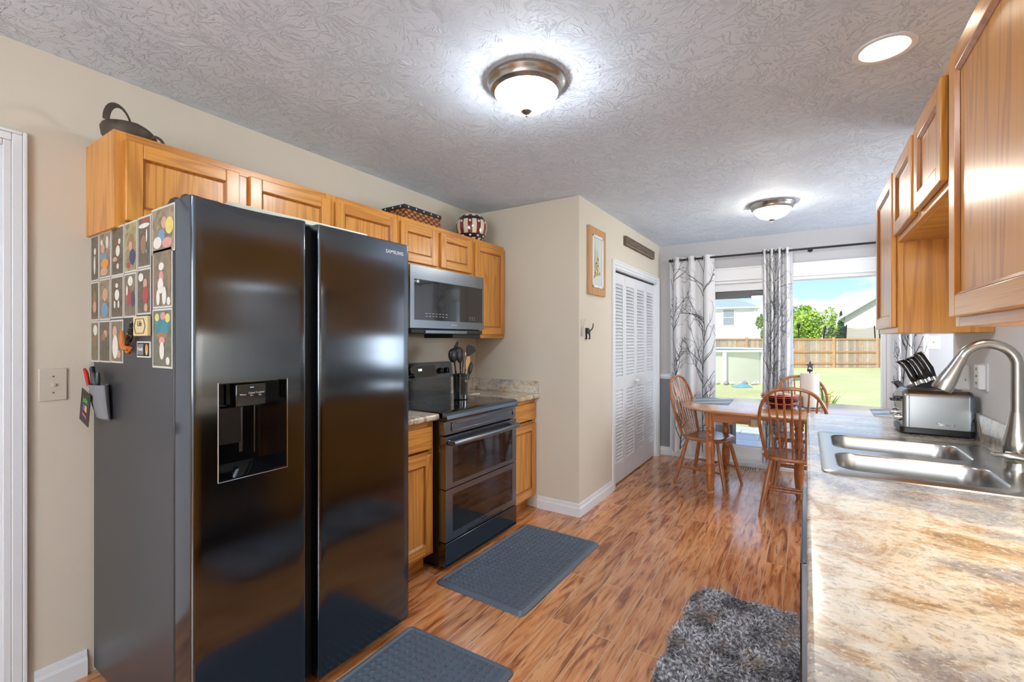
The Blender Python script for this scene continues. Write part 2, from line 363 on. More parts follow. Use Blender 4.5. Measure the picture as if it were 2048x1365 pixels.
# rear wall, with a window added for the fill light
b=MB(); RX0,RX1,RZ0,RZ1=-.78,.56,.8,2.1
b.box((XL,Y0-.12,0),(RX0,Y0,H)).box((RX1,Y0-.12,0),(XR,Y0,H)).box((RX0,Y0-.12,0),(RX1,Y0,RZ0)).box((RX0,Y0-.12,RZ1),(RX1,Y0,H))
struct(b,'wall_rear',cream,smooth=False)
def winframe(nm,plane,a0,a1,z0,z1,p,dirn):
    f=MB(); t=.07
    def bx(u0,u1,v0,v1,d0=.0,d1=.02):
        if plane=='X': f.box((p+dirn*d0,u0,v0),(p+dirn*d1,u1,v1))
        else: f.box((u0,p+dirn*d0,v0),(u1,p+dirn*d1,v1))
    bx(a0-t,a0,z0-t,z1+t); bx(a1,a1+t,z0-t,z1+t); bx(a0,a1,z1,z1+t); bx(a0-.02-t,a1+.02+t,z0-t,z0,0,.035)
    r=f.build(nm,trimw,bevel=.003); r['kind']='structure'
    g=MB(); q=.04
    def gx(u0,u1,v0,v1):
        if plane=='X': g.box((p-dirn*.07,u0,v0),(p-dirn*.04,u1,v1))
        else: g.box((u0,p-dirn*.07,v0),(u1,p-dirn*.04,v1))
    zm=(z0+z1)/2
    gx(a0,a0+q,z0,z1); gx(a1-q,a1,z0,z1); gx(a0,a1,z0,z0+q); gx(a0,a1,z1-q,z1); gx(a0,a1,zm-q/2,zm+q/2)
    g.build('sash',vinyl,r,bevel=.003); return r
winframe('window_1','X',WY0,WY1,WZ0,WZ1,XD,-1)
winframe('window_2_added','Y',RX0,RX1,RZ0,RZ1,Y0,1)  # made-up window, out of view, framing the rear fill
# baseboards
def baseb(nm,pts,h=.10,t=.014):
    b=MB(); prof=[(0,0),(t,0),(t,h*.62),(t*.55,h*.74),(t*.55,h*.86),(t*.25,h),(0,h)]
    L=[]
    for (p,n) in pts: L.append([(p[0]+n[0]*q[0],p[1]+n[1]*q[0],q[1]) for q in prof])
    b.loops(L); return struct(b,nm,trimw,ang=25)
baseb('baseboard_partition',[((-1.81,YP),(0,-1)),((XC,YP),(1,-1)),((XC,PY0-.065),(1,0))])
baseb('baseboard_back',[((XC+.002,YB),(0,-1)),((SX0-.065,YB),(0,-1))],.095)
baseb('baseboard_back_right',[((SX1+.07,YB),(0,-1)),((XD,YB),(0,-1))],.095)
baseb('baseboard_left',[((XL,DY1+.07),(1,0)),((XL,.62),(1,0))])
# chair rail
for nm,x0,x1 in (('trim_1',XC,SX0-.07),('trim_2',SX1+.07,XD)):
    b=MB().prism([(YB,.885),(YB-.012,.888),(YB-.02,.915),(YB-.012,.94),(YB-.016,.948),(YB,.952)],x0,x1,'YZ'); struct(b,nm,trimw,ang=25)
# left door: casing, slab, knob
b=MB()
def casing(b,y0,y1,z1,x,n,wd=.062,t=.018):
    # moulded casing around an opening in a wall of constant x
    for s0,s1,th in ((0,.35,t*.65),(.35,.8,t*.85),(.8,1,t)):
        a,c=wd*s0,wd*s1
        b.box((x,y0-c,0),(x+n*th,y0-a,z1+c)); b.box((x,y1+a,0),(x+n*th,y1+c,z1+c)); b.box((x,y0-a,z1+a),(x+n*th,y1+a,z1+c))
casing(b,DY0+.01,DY1-.01,DZ-.01,XL,1)
b.box((XL-.12,DY1-.02,0),(XL,DY1,DZ)); b.box((XL-.12,DY0,0),(XL,DY0+.02,DZ)); b.box((XL-.12,DY0+.02,DZ-.02),(XL,DY1-.02,DZ))
d=struct(b,'door_1',trimw,bevel=.003)
s=MB().box((XL-.075,DY0+.025,.01),(XL-.04,DY1-.028,DZ-.025)); s.build('door_slab',trimw,d,bevel=.002)
k=MB().lathe([(.026,0),(.026,.006),(.012,.012),(.011,.035),(.026,.045),(.028,.06),(.018,.07)],(XL-.04,DY1-.085,.935),20,axis='X'); k.build('door_knob',rod,d)
# light switch
t=thing('light_switch','almond toggle light switch plate on cream wall left of refrigerator','light switch',(XL,.522,1.172))
MB().box((XL,.482,1.11),(XL+.006,.562,1.234)).build('plate',almond,t,bevel=.003)
MB().box((XL+.006,.516,1.16),(XL+.0065,.528,1.184)).box((XL+.0055,.518,1.166),(XL+.016,.526,1.176)).build('toggle',almond,t,bevel=.001)
for zz in (1.203,1.141): MB().lathe([(.003,0),(.003,.001)],(XL+.006,.522,zz),10,axis='X').build('screw',nickel,t)

# pantry bifold louvered doors
b=MB(); casing(b,PY0+.008,PY1-.008,PZ-.008,XC,1,.07,.016)
b.box((XC-.1,PY0,0),(XC,PY0+.018,PZ)); b.box((XC-.1,PY1-.018,0),(XC,PY1,PZ)); b.box((XC-.1,PY0+.018,PZ-.018),(XC,PY1-.018,PZ))
d=struct(b,'door_2',trimw,bevel=.003)
MB().box((XC-.06,PY0+.018,PZ-.033),(XC-.035,PY1-.018,PZ-.018)).build('track',blackm,d)
pw=(PY1-PY0-.036-.012)/4
for i in range(4):
    a=PY0+.018+.002+i*(pw+.0027); c=a+pw
    x1=XC-.028; x0=x1-.028; p=MB(); sw=.045
    p.box((x0,a,.015),(x1,a+sw,PZ-.036)); p.box((x0,c-sw,.015),(x1,c,PZ-.036))
    p.box((x0,a+sw,.015),(x1,c-sw,.20)); p.box((x0,a+sw,PZ-.135),(x1,c-sw,PZ-.036)); p.box((x0,a+sw,.87),(x1,c-sw,.985))
    for z0,z1 in ((.20,.87),(.985,PZ-.135)):
        n=int(round((z1-z0)/.0315)); st=(z1-z0)/n
        for q in range(n):
            z=z0+st*(q+.5)
            p.add([(x0+.004,a+sw,z+.016),(x0+.004,c-sw,z+.016),(x1-.001,c-sw,z-.013),(x1-.001,a+sw,z-.013),
                   (x0+.004,a+sw,z+.010),(x0+.004,c-sw,z+.010),(x1-.001,c-sw,z-.019),(x1-.001,a+sw,z-.019)],
                  [(0,1,2,3),(7,6,5,4),(3,2,6,7),(0,4,5,1)])
    pn=p.build('louver_panel',lou,d,smooth=False)
    if i in (1,2):
        yy=c-.022 if i==1 else a+.022
        MB().lathe([(.008,0),(.007,.012),(.016,.02),(.016,.028),(.006,.034)],(x1,yy,.93),16,axis='X').build('knob',vinyl,pn)

# sliding glass door
b=MB()
for x0,x1 in ((SX0-.065,SX0),(SX1,SX1+.065)): b.box((x0,YB-.018,0),(x1,YB,SZ1+.14))
b.box((SX0,YB-.018,SZ1),(SX1,YB,SZ1+.14)); b.box((SX0-.065,YB-.026,SZ1+.12),(SX1+.065,YB-.018,SZ1+.14))
b.box((SX0,YB,SZ0-.002),(SX1,YB+.14,SZ0+.03)); b.box((SX0,YB-.02,0),(SX1,YB,SZ0+.015)); b.box((SX0,YB-.06,0),(SX1,YB-.02,.035))
b.box((SX0,YB,SZ0+.03),(SX0+.03,YB+.14,SZ1)); b.box((SX1-.03,YB,SZ0+.03),(SX1,YB+.14,SZ1)); b.box((SX0+.03,YB,SZ1-.03),(SX1-.03,YB+.14,SZ1))
d=struct(b,'door_3',vinyl,bevel=.003)
glass,t_,bs=newmat('window_glass'); 
tr=N(t_,'ShaderNodeBsdfTransparent'); gl=N(t_,'ShaderNodeBsdfGlossy'); gl.inputs['Roughness'].default_value=.01; fr=N(t_,'ShaderNodeFresnel'); ms=N(t_,'ShaderNodeMixShader')
t_.links.new(fr.outputs[0],ms.inputs[0]); t_.links.new(tr.outputs[0],ms.inputs[1]); t_.links.new(gl.outputs[0],ms.inputs[2]); t_.links.new(ms.outputs[0],t_.nodes['Material Output'].inputs[0])
for (x0,x1,y) in ((SX0+.03,-.27,YB+.085),(SX0+.05,-.20,YB+.03)):
    q=MB(); f=.075
    q.box((x0,y,SZ0+.03),(x0+f,y+.035,SZ1-.03)).box((x1-f,y,SZ0+.03),(x1,y+.035,SZ1-.03)).box((x0+f,y,SZ0+.03),(x1-f,y+.035,SZ0+.03+.1)).box((x0+f,y,SZ1-.11),(x1-f,y+.035,SZ1-.03))
    s_=q.build('sliding_panel' if y<YB+.05 else 'fixed_panel',vinyl,d,bevel=.003)
    MB().box((x0+f,y+.014,SZ0+.13),(x1-f,y+.02,SZ1-.11)).build('glass_pane',glass,s_,smooth=False)
MB().box((SX0+.06,YB+.055,1.795),(-.30,YB+.075,1.875)).build('reflection_band',pbr('grey_reflection',C3(110,112,116),.7),d)  # room reflection in the door glass, built as a plain grey strip

# ================= ceiling fixtures =================
def lampmat(nm,col,st):
    m,t,b=newmat(nm); b.inputs['Base Color'].default_value=(.9,.9,.9,1); b.inputs['Emission Color'].default_value=col; b.inputs['Emission Strength'].default_value=st; return m
lm1=lampmat('lit_glass_cool',(.90,.95,1,1),44); lm2=lampmat('lit_glass_warm',(1,.92,.80,1),36)
def flush(x,y,lm,label,met):
    t=thing('ceiling_light',label,'ceiling light',(x,y,H)); 
    MB().lathe([(.165,0),(.166,-.012),(.160,-.022),(.152,-.030),(.150,-.040),(.138,-.050),(.134,-.052),(.128,-.046)],(x,y,H),48).build('base_ring',met,t)
    pr=[(.126,-.046)]+[(.126*math.cos(a),-.050-.075*math.sin(a)) for a in [i*PI/2/9 for i in range(9)]]+[(.004,-.125)]
    MB().lathe(pr,(x,y,H),48).build('glass_bowl',lm,t)
    MB().lathe([(.022,-.123),(.024,-.127),(.018,-.134),(.008,-.139),(.004,-.143),(.006,-.148),(.001,-.152)],(x,y,H),20).build('finial',met,t)
flush(-1.0,1.665,lm1,'flush ceiling light with brushed nickel ring and cool white bowl over kitchen aisle',nickel)
flush(-.235,4.23,lm2,'flush ceiling light with warm glowing bowl over dining table',nickel)
flush(-1.0,-1.35,lm1,'added ceiling fill light, unseen behind the camera over near end of kitchen aisle',nickel)  # added lamp, out of view, lifts the ceiling and near aisle
t=thing('recessed_light','round recessed downlight in ceiling above the sink counter','recessed light',(.245,2.205,H))
MB().lathe([(.096,.0),(.098,-.004),(.092,-.006),(.078,-.004),(.076,.0)],(.245,2.205,H),40,cap0=False,cap1=False).build('trim_ring',vinyl,t)
MB().lathe([(.077,-.003),(.072,.018),(.063,.034)],(.245,2.205,H),40,cap0=False,cap1=False).build('reflector',pbr('gold_reflector',C3(150,128,100),.6),t)
MB().lathe([(.064,.0),(.064,.002)],(.245,2.205,H+.032),32).build('lens',lampmat('lit_lens',(1,.90,.76,1),20),t)
# the recess itself is cut into the ceiling
cut=MB().lathe([(.079,-.01),(.079,.09)],(.245,2.205,H),40)
# ================= cabinets =================
def panel_door(x,n,y0,y1,z0,z1,fw=.055,th=.019,parent=None,name='door',flat=False):
    """framed door; x = back plane, n = +1/-1 outward"""
    b=MB(); X=lambda d: x+n*d
    if flat:
        b.box((X(0),y0,z0),(X(th),y1,z1),1)
        return b.build(name,[oakZ,oakY],parent,bevel=.005)
    b.box((X(0),y0,z0),(X(th),y0+fw,z1),0).box((X(0),y1-fw,z0),(X(th),y1,z1),0)
    b.box((X(0),y0+fw,z0),(X(th),y1-fw,z0+fw),1).box((X(0),y0+fw,z1-fw),(X(th),y1-fw,z1),1)
    b.box((X(0),y0+fw,z0+fw),(X(th-.010),y1-fw,z1-fw),0)
    g=.009 # sloped inner moulding
    a0,a1,c0,c1=y0+fw,y1-fw,z0+fw,z1-fw; t0=X(th-.001); t1=X(th-.009)
    for (p,q,r,s_) in (((a0,c0),(a1,c0),(a1-g,c0+g),(a0+g,c0+g)),((a0,c1),(a1,c1),(a1-g,c1-g),(a0+g,c1-g)),((a0,c0),(a0,c1),(a0+g,c1-g),(a0+g,c0+g)),((a1,c0),(a1,c1),(a1-g,c1-g),(a1-g,c0+g))):
        b.add([(t0,p[0],p[1]),(t0,q[0],q[1]),(t1,r[0],r[1]),(t1,s_[0],s_[1])],[(0,1,2,3)],2)
    o=b.build(name,[oakZ,oakY,odark],parent,bevel=.0035); return o
odark=wood('oak_moulding',C3(176,104,40),C3(126,66,22),'Z')
def carcass(x0,x1,y0,y1,z0,z1,n,openings,parent,mull=.04):
    """box with face frame; n outward; x1 = face plane"""
    b=MB(); t=.016; f=x1-n*.019
    b.box((x0,y0,z0),(f,y0+t,z1),0).box((x0,y1-t,z0),(f,y1,z1),0).box((x0,y0+t,z0),(f,y1-t,z0+t),2).box((x0,y0+t,z1-t),(f,y1-t,z1),2)
    b.box((x0,y0+t,z0+t),(x0+n*.008,y1-t,z1-t),0)
    st=.038
    b.box((f,y0,z0),(x1,y0+st,z1),0).box((f,y1-st,z0),(x1,y1,z1),0).box((f,y0+st,z1-st),(x1,y1-st,z1),1).box((f,y0+st,z0),(x1,y1-st,z0+st),1)
    for a,c in openings: b.box((f,a,z0+st),(x1,c,z1-st),0)
    b.build('cabinet_box',[oakZ,oakY,oakX],parent,bevel=.0015)
XFL=-2.134; ZT=2.118
def upperL(y0,y1,z0,doors,label):
    t=thing('wall_cabinet',label,'cabinet',(XL,(y0+y1)/2,z0),group=None)
    mid=[]
    if len(doors)==2: mid=[(doors[0][1]-.008,doors[1][0]+.008)]
    carcass(XL,XFL,y0,y1,z0,ZT,1,mid,t)
    for a,c in doors: panel_door(XFL,1,a,c,z0+.03,ZT-.032,parent=t)
upperL(.618,1.532,1.757,[(.648,1.052),(1.098,1.516)],'wide oak wall cabinet with two doors above the refrigerator')
upperL(1.533,1.996,1.757,[(1.55,1.982)],'single door oak wall cabinet between refrigerator and microwave')
upperL(1.998,2.762,1.812,[(2.017,2.349),(2.387,2.735)],'short two door oak wall cabinet directly above microwave')
upperL(2.764,3.186,1.357,[(2.778,3.17)],'tall oak wall cabinet right of microwave in the corner')
# left base cabinets
XFB=-1.835
def baseL(y0,y1,dy0,dy1,label):
    t=thing('base_cabinet',label,'cabinet',(XL,(y0+y1)/2,0))
    b=MB(); b.box((XL+.02,y0+.01,0),(XFB-.075,y1-.002,.10),0)
    b.build('toe_kick',oakY,t)
    carcass(XL+.002,XFB,y0,y1,.10,.875,1,[],t)
    MB().box((XFB-.019,y0+.038,.66),(XFB,y1-.038,.70)).build('face_rail',oakY,t)
    panel_door(XFB,1,dy0,dy1,.715,.845,parent=t,name='drawer_front',flat=True)
    panel_door(XFB,1,dy0,dy1,.122,.682,parent=t)
baseL(1.56,1.996,1.585,1.972,'oak base cabinet between refrigerator and range')
baseL(2.772,3.186,2.80,3.168,'oak base cabinet right of range against partition wall')
def counterL(y0,y1,label,bs=None):
    t=thing('countertop',label,'countertop',(XL,(y0+y1)/2,.876))
    xe=-1.79; n=6; poly=[(XL+.001,.876),(xe-.012,.876)]+[(xe-.019+.019*math.sin(a),.895-.019*math.cos(a)) for a in [PI/2*i/n for i in range(n+1)]]+[(xe-.010+.010*math.cos(a),.904+.010*math.sin(a)) for a in [PI/2*i/n for i in range(n+1)]]+[(XL+.001,.914)]
    MB().prism([(p[0],p[1]) for p in poly],y0,y1,'XZ').build('slab',gran,t)
    s=MB().box((XL+.001,y0,.914),(XL+.019,y1,1.014))
    if bs: s.box((XL+.019,y1-.018,.914),(xe-.01,y1,1.014))
    s.build('backsplash',gran,t,bevel=.003)
counterL(1.545,2.0,'short brown granite look countertop between refrigerator and range')
counterL(2.768,3.188,'brown granite look corner countertop right of range with backsplash',True)

# ---- right side uppers ----
XFR=.335
def upperR(y0,y1,z0,doors,label,z1=ZT):
    t=thing('wall_cabinet',label,'cabinet',(XR,(y0+y1)/2,z0))
    mid=[(doors[0][1]-.008,doors[1][0]+.008)] if len(doors)==2 else []
    carcass(XR-.001,XFR,y0,y1,z0,z1,-1,mid,t)
    for a,c in doors: panel_door(XFR,-1,a,c,z0+.025,z1-.03,parent=t)
    return t
upperR(.99,1.672,1.378,[(1.02,1.646)],'large oak wall cabinet nearest the camera above right counter')
upperR(1.674,2.588,1.768,[(1.737,2.12),(2.172,2.575)],'short two door oak wall cabinet bridging over the sink')
upperR(2.59,3.2,1.374,[(2.625,3.165)],'tall oak wall cabinet at far end above toaster')
t=thing('under_cabinet_light','slim warm light bar under the nearest right wall cabinet','under cabinet light',(.5,1.3,1.378))
MB().box((.47,1.05,1.362),(.53,1.58,1.3775)).build('housing',whitep,t,bevel=.002)
MB().box((.476,1.06,1.359),(.524,1.57,1.3622)).build('diffuser',lampmat('lit_diffuser_warm',(1,.90,.74,1),30),t)
t=thing('under_cabinet_light','slim white fill light added out of view under the sink cabinet','under cabinet light',(.5,1.87,1.768))  # added bar, hidden by the near cabinet, brightens the right wall
MB().box((.45,1.70,1.752),(.53,2.04,1.7675)).build('housing',whitep,t,bevel=.002)
MB().box((.456,1.71,1.749),(.524,2.03,1.7522)).build('diffuser',lampmat('fill_diffuser_cool',(.95,.98,1,1),8),t)
# ---- right base run ----
def baseR(y0,y1,label,dishw=False):
    if dishw:
        t=thing('dishwasher',label,'dishwasher',(XR,(y0+y1)/2,0))
        MB().box((.03,y0+.004,.10),(XR-.03,y1-.004,.87)).build('body',blackm,t)
        MB().box((-.012,y0+.003,.115),(.029,y1-.003,.868)).build('door',bst,t,bevel=.004)
        MB().box((.07,y0+.004,0),(.09,y1-.004,.10)).build('kick_plate',blackm,t)
        return
    t=thing('base_cabinet',label,'cabinet',(XR,(y0+y1)/2,0))
    MB().box((.085,y0,0),(XR-.02,y1,.10)).build('toe_kick',oakY,t)
    b=MB(); b.box((.03,y0,.10),(.049,y1,.875),0).box((.049,y0,.10),(XR-.005,y0+.016,.70),0).box((.049,y1-.016,.10),(XR-.005,y1,.70),0).box((.049,y0+.016,.10),(XR-.005,y1-.016,.116),2)
    b.build('cabinet_box',[oakZ,oakY,oakX],t)
    n=max(1,int(round((y1-y0)/.45))); wd=(y1-y0)/n
    for i in range(n):
        a=y0+i*wd+.02; c=y0+(i+1)*wd-.02
        panel_door(.03,-1,a,c,.122,.682,parent=t); panel_door(.03,-1,a,c,.715,.86,parent=t,name='drawer_front',flat=True)
baseR(-.6,1.15,'oak base cabinets at near end of right counter')
baseR(1.152,1.76,'black dishwasher under the right counter beside the shag rug',True)
baseR(1.762,2.66,'oak sink base cabinet under the double sink')
baseR(2.662,3.19,'oak base cabinet at far end of right counter')
# ---- right countertop with sink cut-out ----
t=thing('countertop','long mottled brown and gold granite look countertop holding the sink','countertop',(XR,1.3,.876))
SKX0,SKX1,SKY0,SKY1=.055,.585,1.80,2.56
b=MB(); n=6; xe=0.0
poly=[(.055,.876),(xe+.012,.876)]+[(xe+.019-.019*math.sin(a),.895-.019*math.cos(a)) for a in [PI/2*i/n for i in range(n+1)]]+[(xe+.010-.010*math.cos(a),.904+.010*math.sin(a)) for a in [PI/2*i/n for i in range(n+1)]]+[(.055,.914)]
b.prism(poly,-.62,3.2,'XZ')
b.box((.055,-.62,.876),(XR-.001,SKY0,.914)).box((.055,SKY1,.876),(XR-.001,3.2,.914)).box((SKX1,SKY0,.876),(XR-.001,SKY1,.914))
b.build('slab',gran,t)
b=MB().prism([(.614,.9145),(.634,.9145),(.634,1.024),(.629,1.027),(.617,1.027),(.614,1.022)],-.62,3.2,'XZ'); b.build('backsplash',gran,t)

# ================= refrigerator =================
FY0,FY1,FXB,FXD,FXF=.634,1.532,-2.405,-1.664,-1.555; FT=1.783
t=thing('refrigerator','black stainless side by side refrigerator with ice dispenser and photos on its side','refrigerator',(-1.98,(FY0+FY1)/2,0))
MB().box((FXB,FY0,.03),(FXD-.012,FY1,1.765)).build('cabinet_body',fside,t,bevel=.004)
MB().box((FXB+.1,FY0+.03,0),(FXD-.05,FY1-.03,.03)).box((FXD-.05,FY0+.02,.008),(FXD-.012,FY1-.02,.05)).build('base_grille',black,t)
def door_shell(b,y0,y1,z0,z1,hole=None,scoop=None,rL=.012,rR=.012,xf=FXF,xb=FXD):
    ys=[(y0,xb),(y0,xf-rL)]+[(y0+rL*(1-math.cos(a)),xf-rL+rL*math.sin(a)) for a in [PI/2*i/4 for i in range(1,5)]]
    inner=[y0+rL+(y1-y0-rL-rR)*i/16 for i in range(1,16)]
    if hole: inner=[v for v in inner if min(abs(v-hole[0]),abs(v-hole[1]))>.008]+[hole[0],hole[1]]
    ys+=[(v,xf) for v in sorted(inner)]
    ys+=[(y1-rR*(1-math.cos(a)),xf-rR+rR*math.sin(a)) for a in [PI/2*i/4 for i in range(4,-1,-1)]]+[(y1,xb)]
    zs=[z0]+([hole[2],hole[3]] if hole else [])+[z1-.12]
    rows=[[(x,y,z) for y,x in ys] for z in zs]
    def sc(y):
        if not scoop: return 0
        u=(y-y0)/(y1-y0); u=(u-.03)/.9
        return math.sin(PI*min(max(u,0),1))**.7 if 0<u<1 else 0
    r1=[];r2=[];r3=[]
    for y,x in ys:
        s_=sc(y) if x>xb+.05 else 0
        r1.append((x,y,z1-.004-.034*s_)); r2.append((x-.002-.010*s_,y,z1-.002-.026*s_)); r3.append((x-.004-.026*s_,y,z1))
    rows+=[r1,r2,r3]
    n=len(ys); vs=[p for r in rows for p in r]; fs=[]
    for i in range(len(rows)-1):
        for j in range(n-1):
            if hole and abs(rows[i][j][2]-hole[2])<1e-6 and hole[0]-1e-6<=ys[j][0] and ys[j+1][0]<=hole[1]+1e-6 and i==1: continue
            a=i*n+j; fs.append((a,a+1,a+1+n,a+n))
    fs.append(tuple(range(n))); fs.append(tuple(range((len(rows)-1)*n,len(rows)*n)))
    for i in range(len(rows)-1): fs.append((i*n,(i+1)*n,(i+1)*n+n-1,i*n+n-1))
    b.add(vs,fs); return b
HL=(.708,.936,.892,1.207)
dl=door_shell(MB(),FY0,1.012,.055,FT,HL,True).build('freezer_door',bst,t,ang=28)
dr=door_shell(MB(),1.06,FY1,.055,FT,None,False).build('fridge_door',bst,t,ang=28)
MB().box((FXD-.012,FY0+.01,.06),(FXD+.02,FY1-.01,1.76)).build('door_gasket',blackm,t)
MB().box((FXD+.0205,1.0125,.056),(-1.60,1.0595,FT-.02)).build('handle_recess',black,t)
# dispenser
q=MB(); a0,a1,z0,z1=HL; xd=FXF-.085
q.box((xd-.004,a0,z0),(xd,a1,z1)).box((xd,a0-.001,z0),(FXF-.001,a0+.004,z1)).box((xd,a1-.004,z0),(FXF-.001,a1+.001,z1)).box((xd,a0,z1-.004),(FXF-.001,a1,z1+.001))
q.prism([(xd,z0-.001),(FXF-.001,z0-.001),(FXF-.001,z0+.006),(xd,z0+.035)],a0,a1,'XZ')
dp=q.build('ice_dispenser',blackg,dl,smooth=False)
MB().tube([(FXF+.0005,a0,z0),(FXF+.0005,a1,z0),(FXF+.0005,a1,z1),(FXF+.0005,a0,z1),(FXF+.0005,a0,z0)],.0016,6).build('dispenser_trim',chrome,dl)
MB().box((xd+.005,.768,z1-.085),(FXF-.012,.868,z1-.008)).build('control_panel',blackg,dl,bevel=.004)
MB().box((xd+.006,.735,.995),(xd+.02,.812,z1-.088)).build('dispenser_paddle',black,dl,bevel=.004)
MB().box((xd+.004,.81,.96),(xd+.007,.822,1.12)).box((xd+.004,.86,.95),(xd+.007,.864,1.12)).build('dispenser_rail',bst2,dl)
tx=MB(); M=lambda y,z,x=FXF+.001: frame_mat((x,y,z),(0,1,0),(0,0,1))
for yy,s_ in ((.79,'Water'),(.818,'Cubed\nIce'),(.846,'Crushed\nIce')): text_mesh(s_,.008,M(yy,z1-.045,FXF-.0115),tx)
tx.build('control_lettering',letterw,dl,smooth=False)
MB().box((FXF-.012,.813,z1-.024),(FXF-.0115,.825,z1-.021)).build('control_light',bluelit,dl,smooth=False)
text_mesh('SAMSUNG',.021,M(1.441,1.735),MB(),xs=1.0,bold=.0004,spacing=1.12).build('brand_lettering',letterw,dr,smooth=False)
for yy in (FY0+.012,):
    MB().prism([(-1.83,1.7655),(-1.605,1.7655),(-1.605,1.79),(-1.63,1.80),(-1.655,1.80),(-1.668,1.79),(-1.70,1.802),(-1.735,1.802),(-1.755,1.79),(-1.815,1.782)],yy,yy+.10,'XZ').build('hinge_cover',black,t,bevel=.003)
MB().prism([(-1.83,1.7655),(-1.605,1.7655),(-1.605,1.79),(-1.63,1.80),(-1.735,1.80),(-1.755,1.79),(-1.815,1.782)],FY1-.10,FY1-.01,'XZ').build('hinge_cover',black,t,bevel=.003)
solo(MB().prism(rrect(-2.03,.80,-1.675,1.40,.02),1.8025,1.823,'XY'),'tray',pbr('pale_green_tray',C3(222,226,208),.5),'pale greenish white board lying flat on top of refrigerator','tray',(-1.85,1.1,1.8025),bevel=.004)

# photos on the fridge side
pborder=pbr('print_border',C3(206,204,196),.5)
FYS=FY0-.0005
def picmat(nm,cols,sc=22,dist=1.5):
    m,t_,b_=newmat(nm); L=t_.links; tc_=N(t_,'ShaderNodeTexCoord'); n_=N(t_,'ShaderNodeTexNoise'); n_.inputs['Scale'].default_value=sc; n_.inputs['Detail'].default_value=2; n_.inputs['Distortion'].default_value=dist
    L.new(tc_.outputs['Object'],n_.inputs['Vector']); r_=N(t_,'ShaderNodeValToRGB'); el=r_.color_ramp.elements
    while len(el)<len(cols): el.new(.5)
    for i,c in enumerate(cols): el[i].position=.3+.4*i/(len(cols)-1); el[i].color=C3(*c)
    L.new(n_.outputs['Fac'],r_.inputs[0]); L.new(r_.outputs[0],b_.inputs['Base Color']); b_.inputs['Roughness'].default_value=.35; return m
bgs={'brown':picmat('print_brown',[(100,90,74),(122,110,90),(142,128,104)]),'dark':picmat('print_dark',[(76,70,58),(98,88,72),(116,104,84)]),
     'room':picmat('print_room',[(104,92,76),(140,124,100),(166,150,122)]),'yellow':picmat('print_yellow',[(120,104,84),(150,140,96),(186,176,120)]),
     'teal':picmat('print_teal',[(40,120,136),(52,136,150),(96,110,92)],9),'green':picmat('print_green',[(92,94,76),(112,112,90),(86,84,68)])}
tone={k_:pbr('print_'+k_,C3(*v),.4,var=.15,vs=60) for k_,v in dict(skin=(206,160,132),white=(226,222,212),orange=(224,150,60),blue=(110,150,180),red=(168,66,66),navy=(62,66,100),yellow=(222,204,110),pink=(214,150,140),tan=(150,116,84)).items()}
def sprite(b,x,z,rx,rz,m,y,n=14):
    b.add([(x+rx*math.cos(2*PI*i/n),y,z+rz*math.sin(2*PI*i/n)) for i in range(n)],[tuple(range(n))],m)
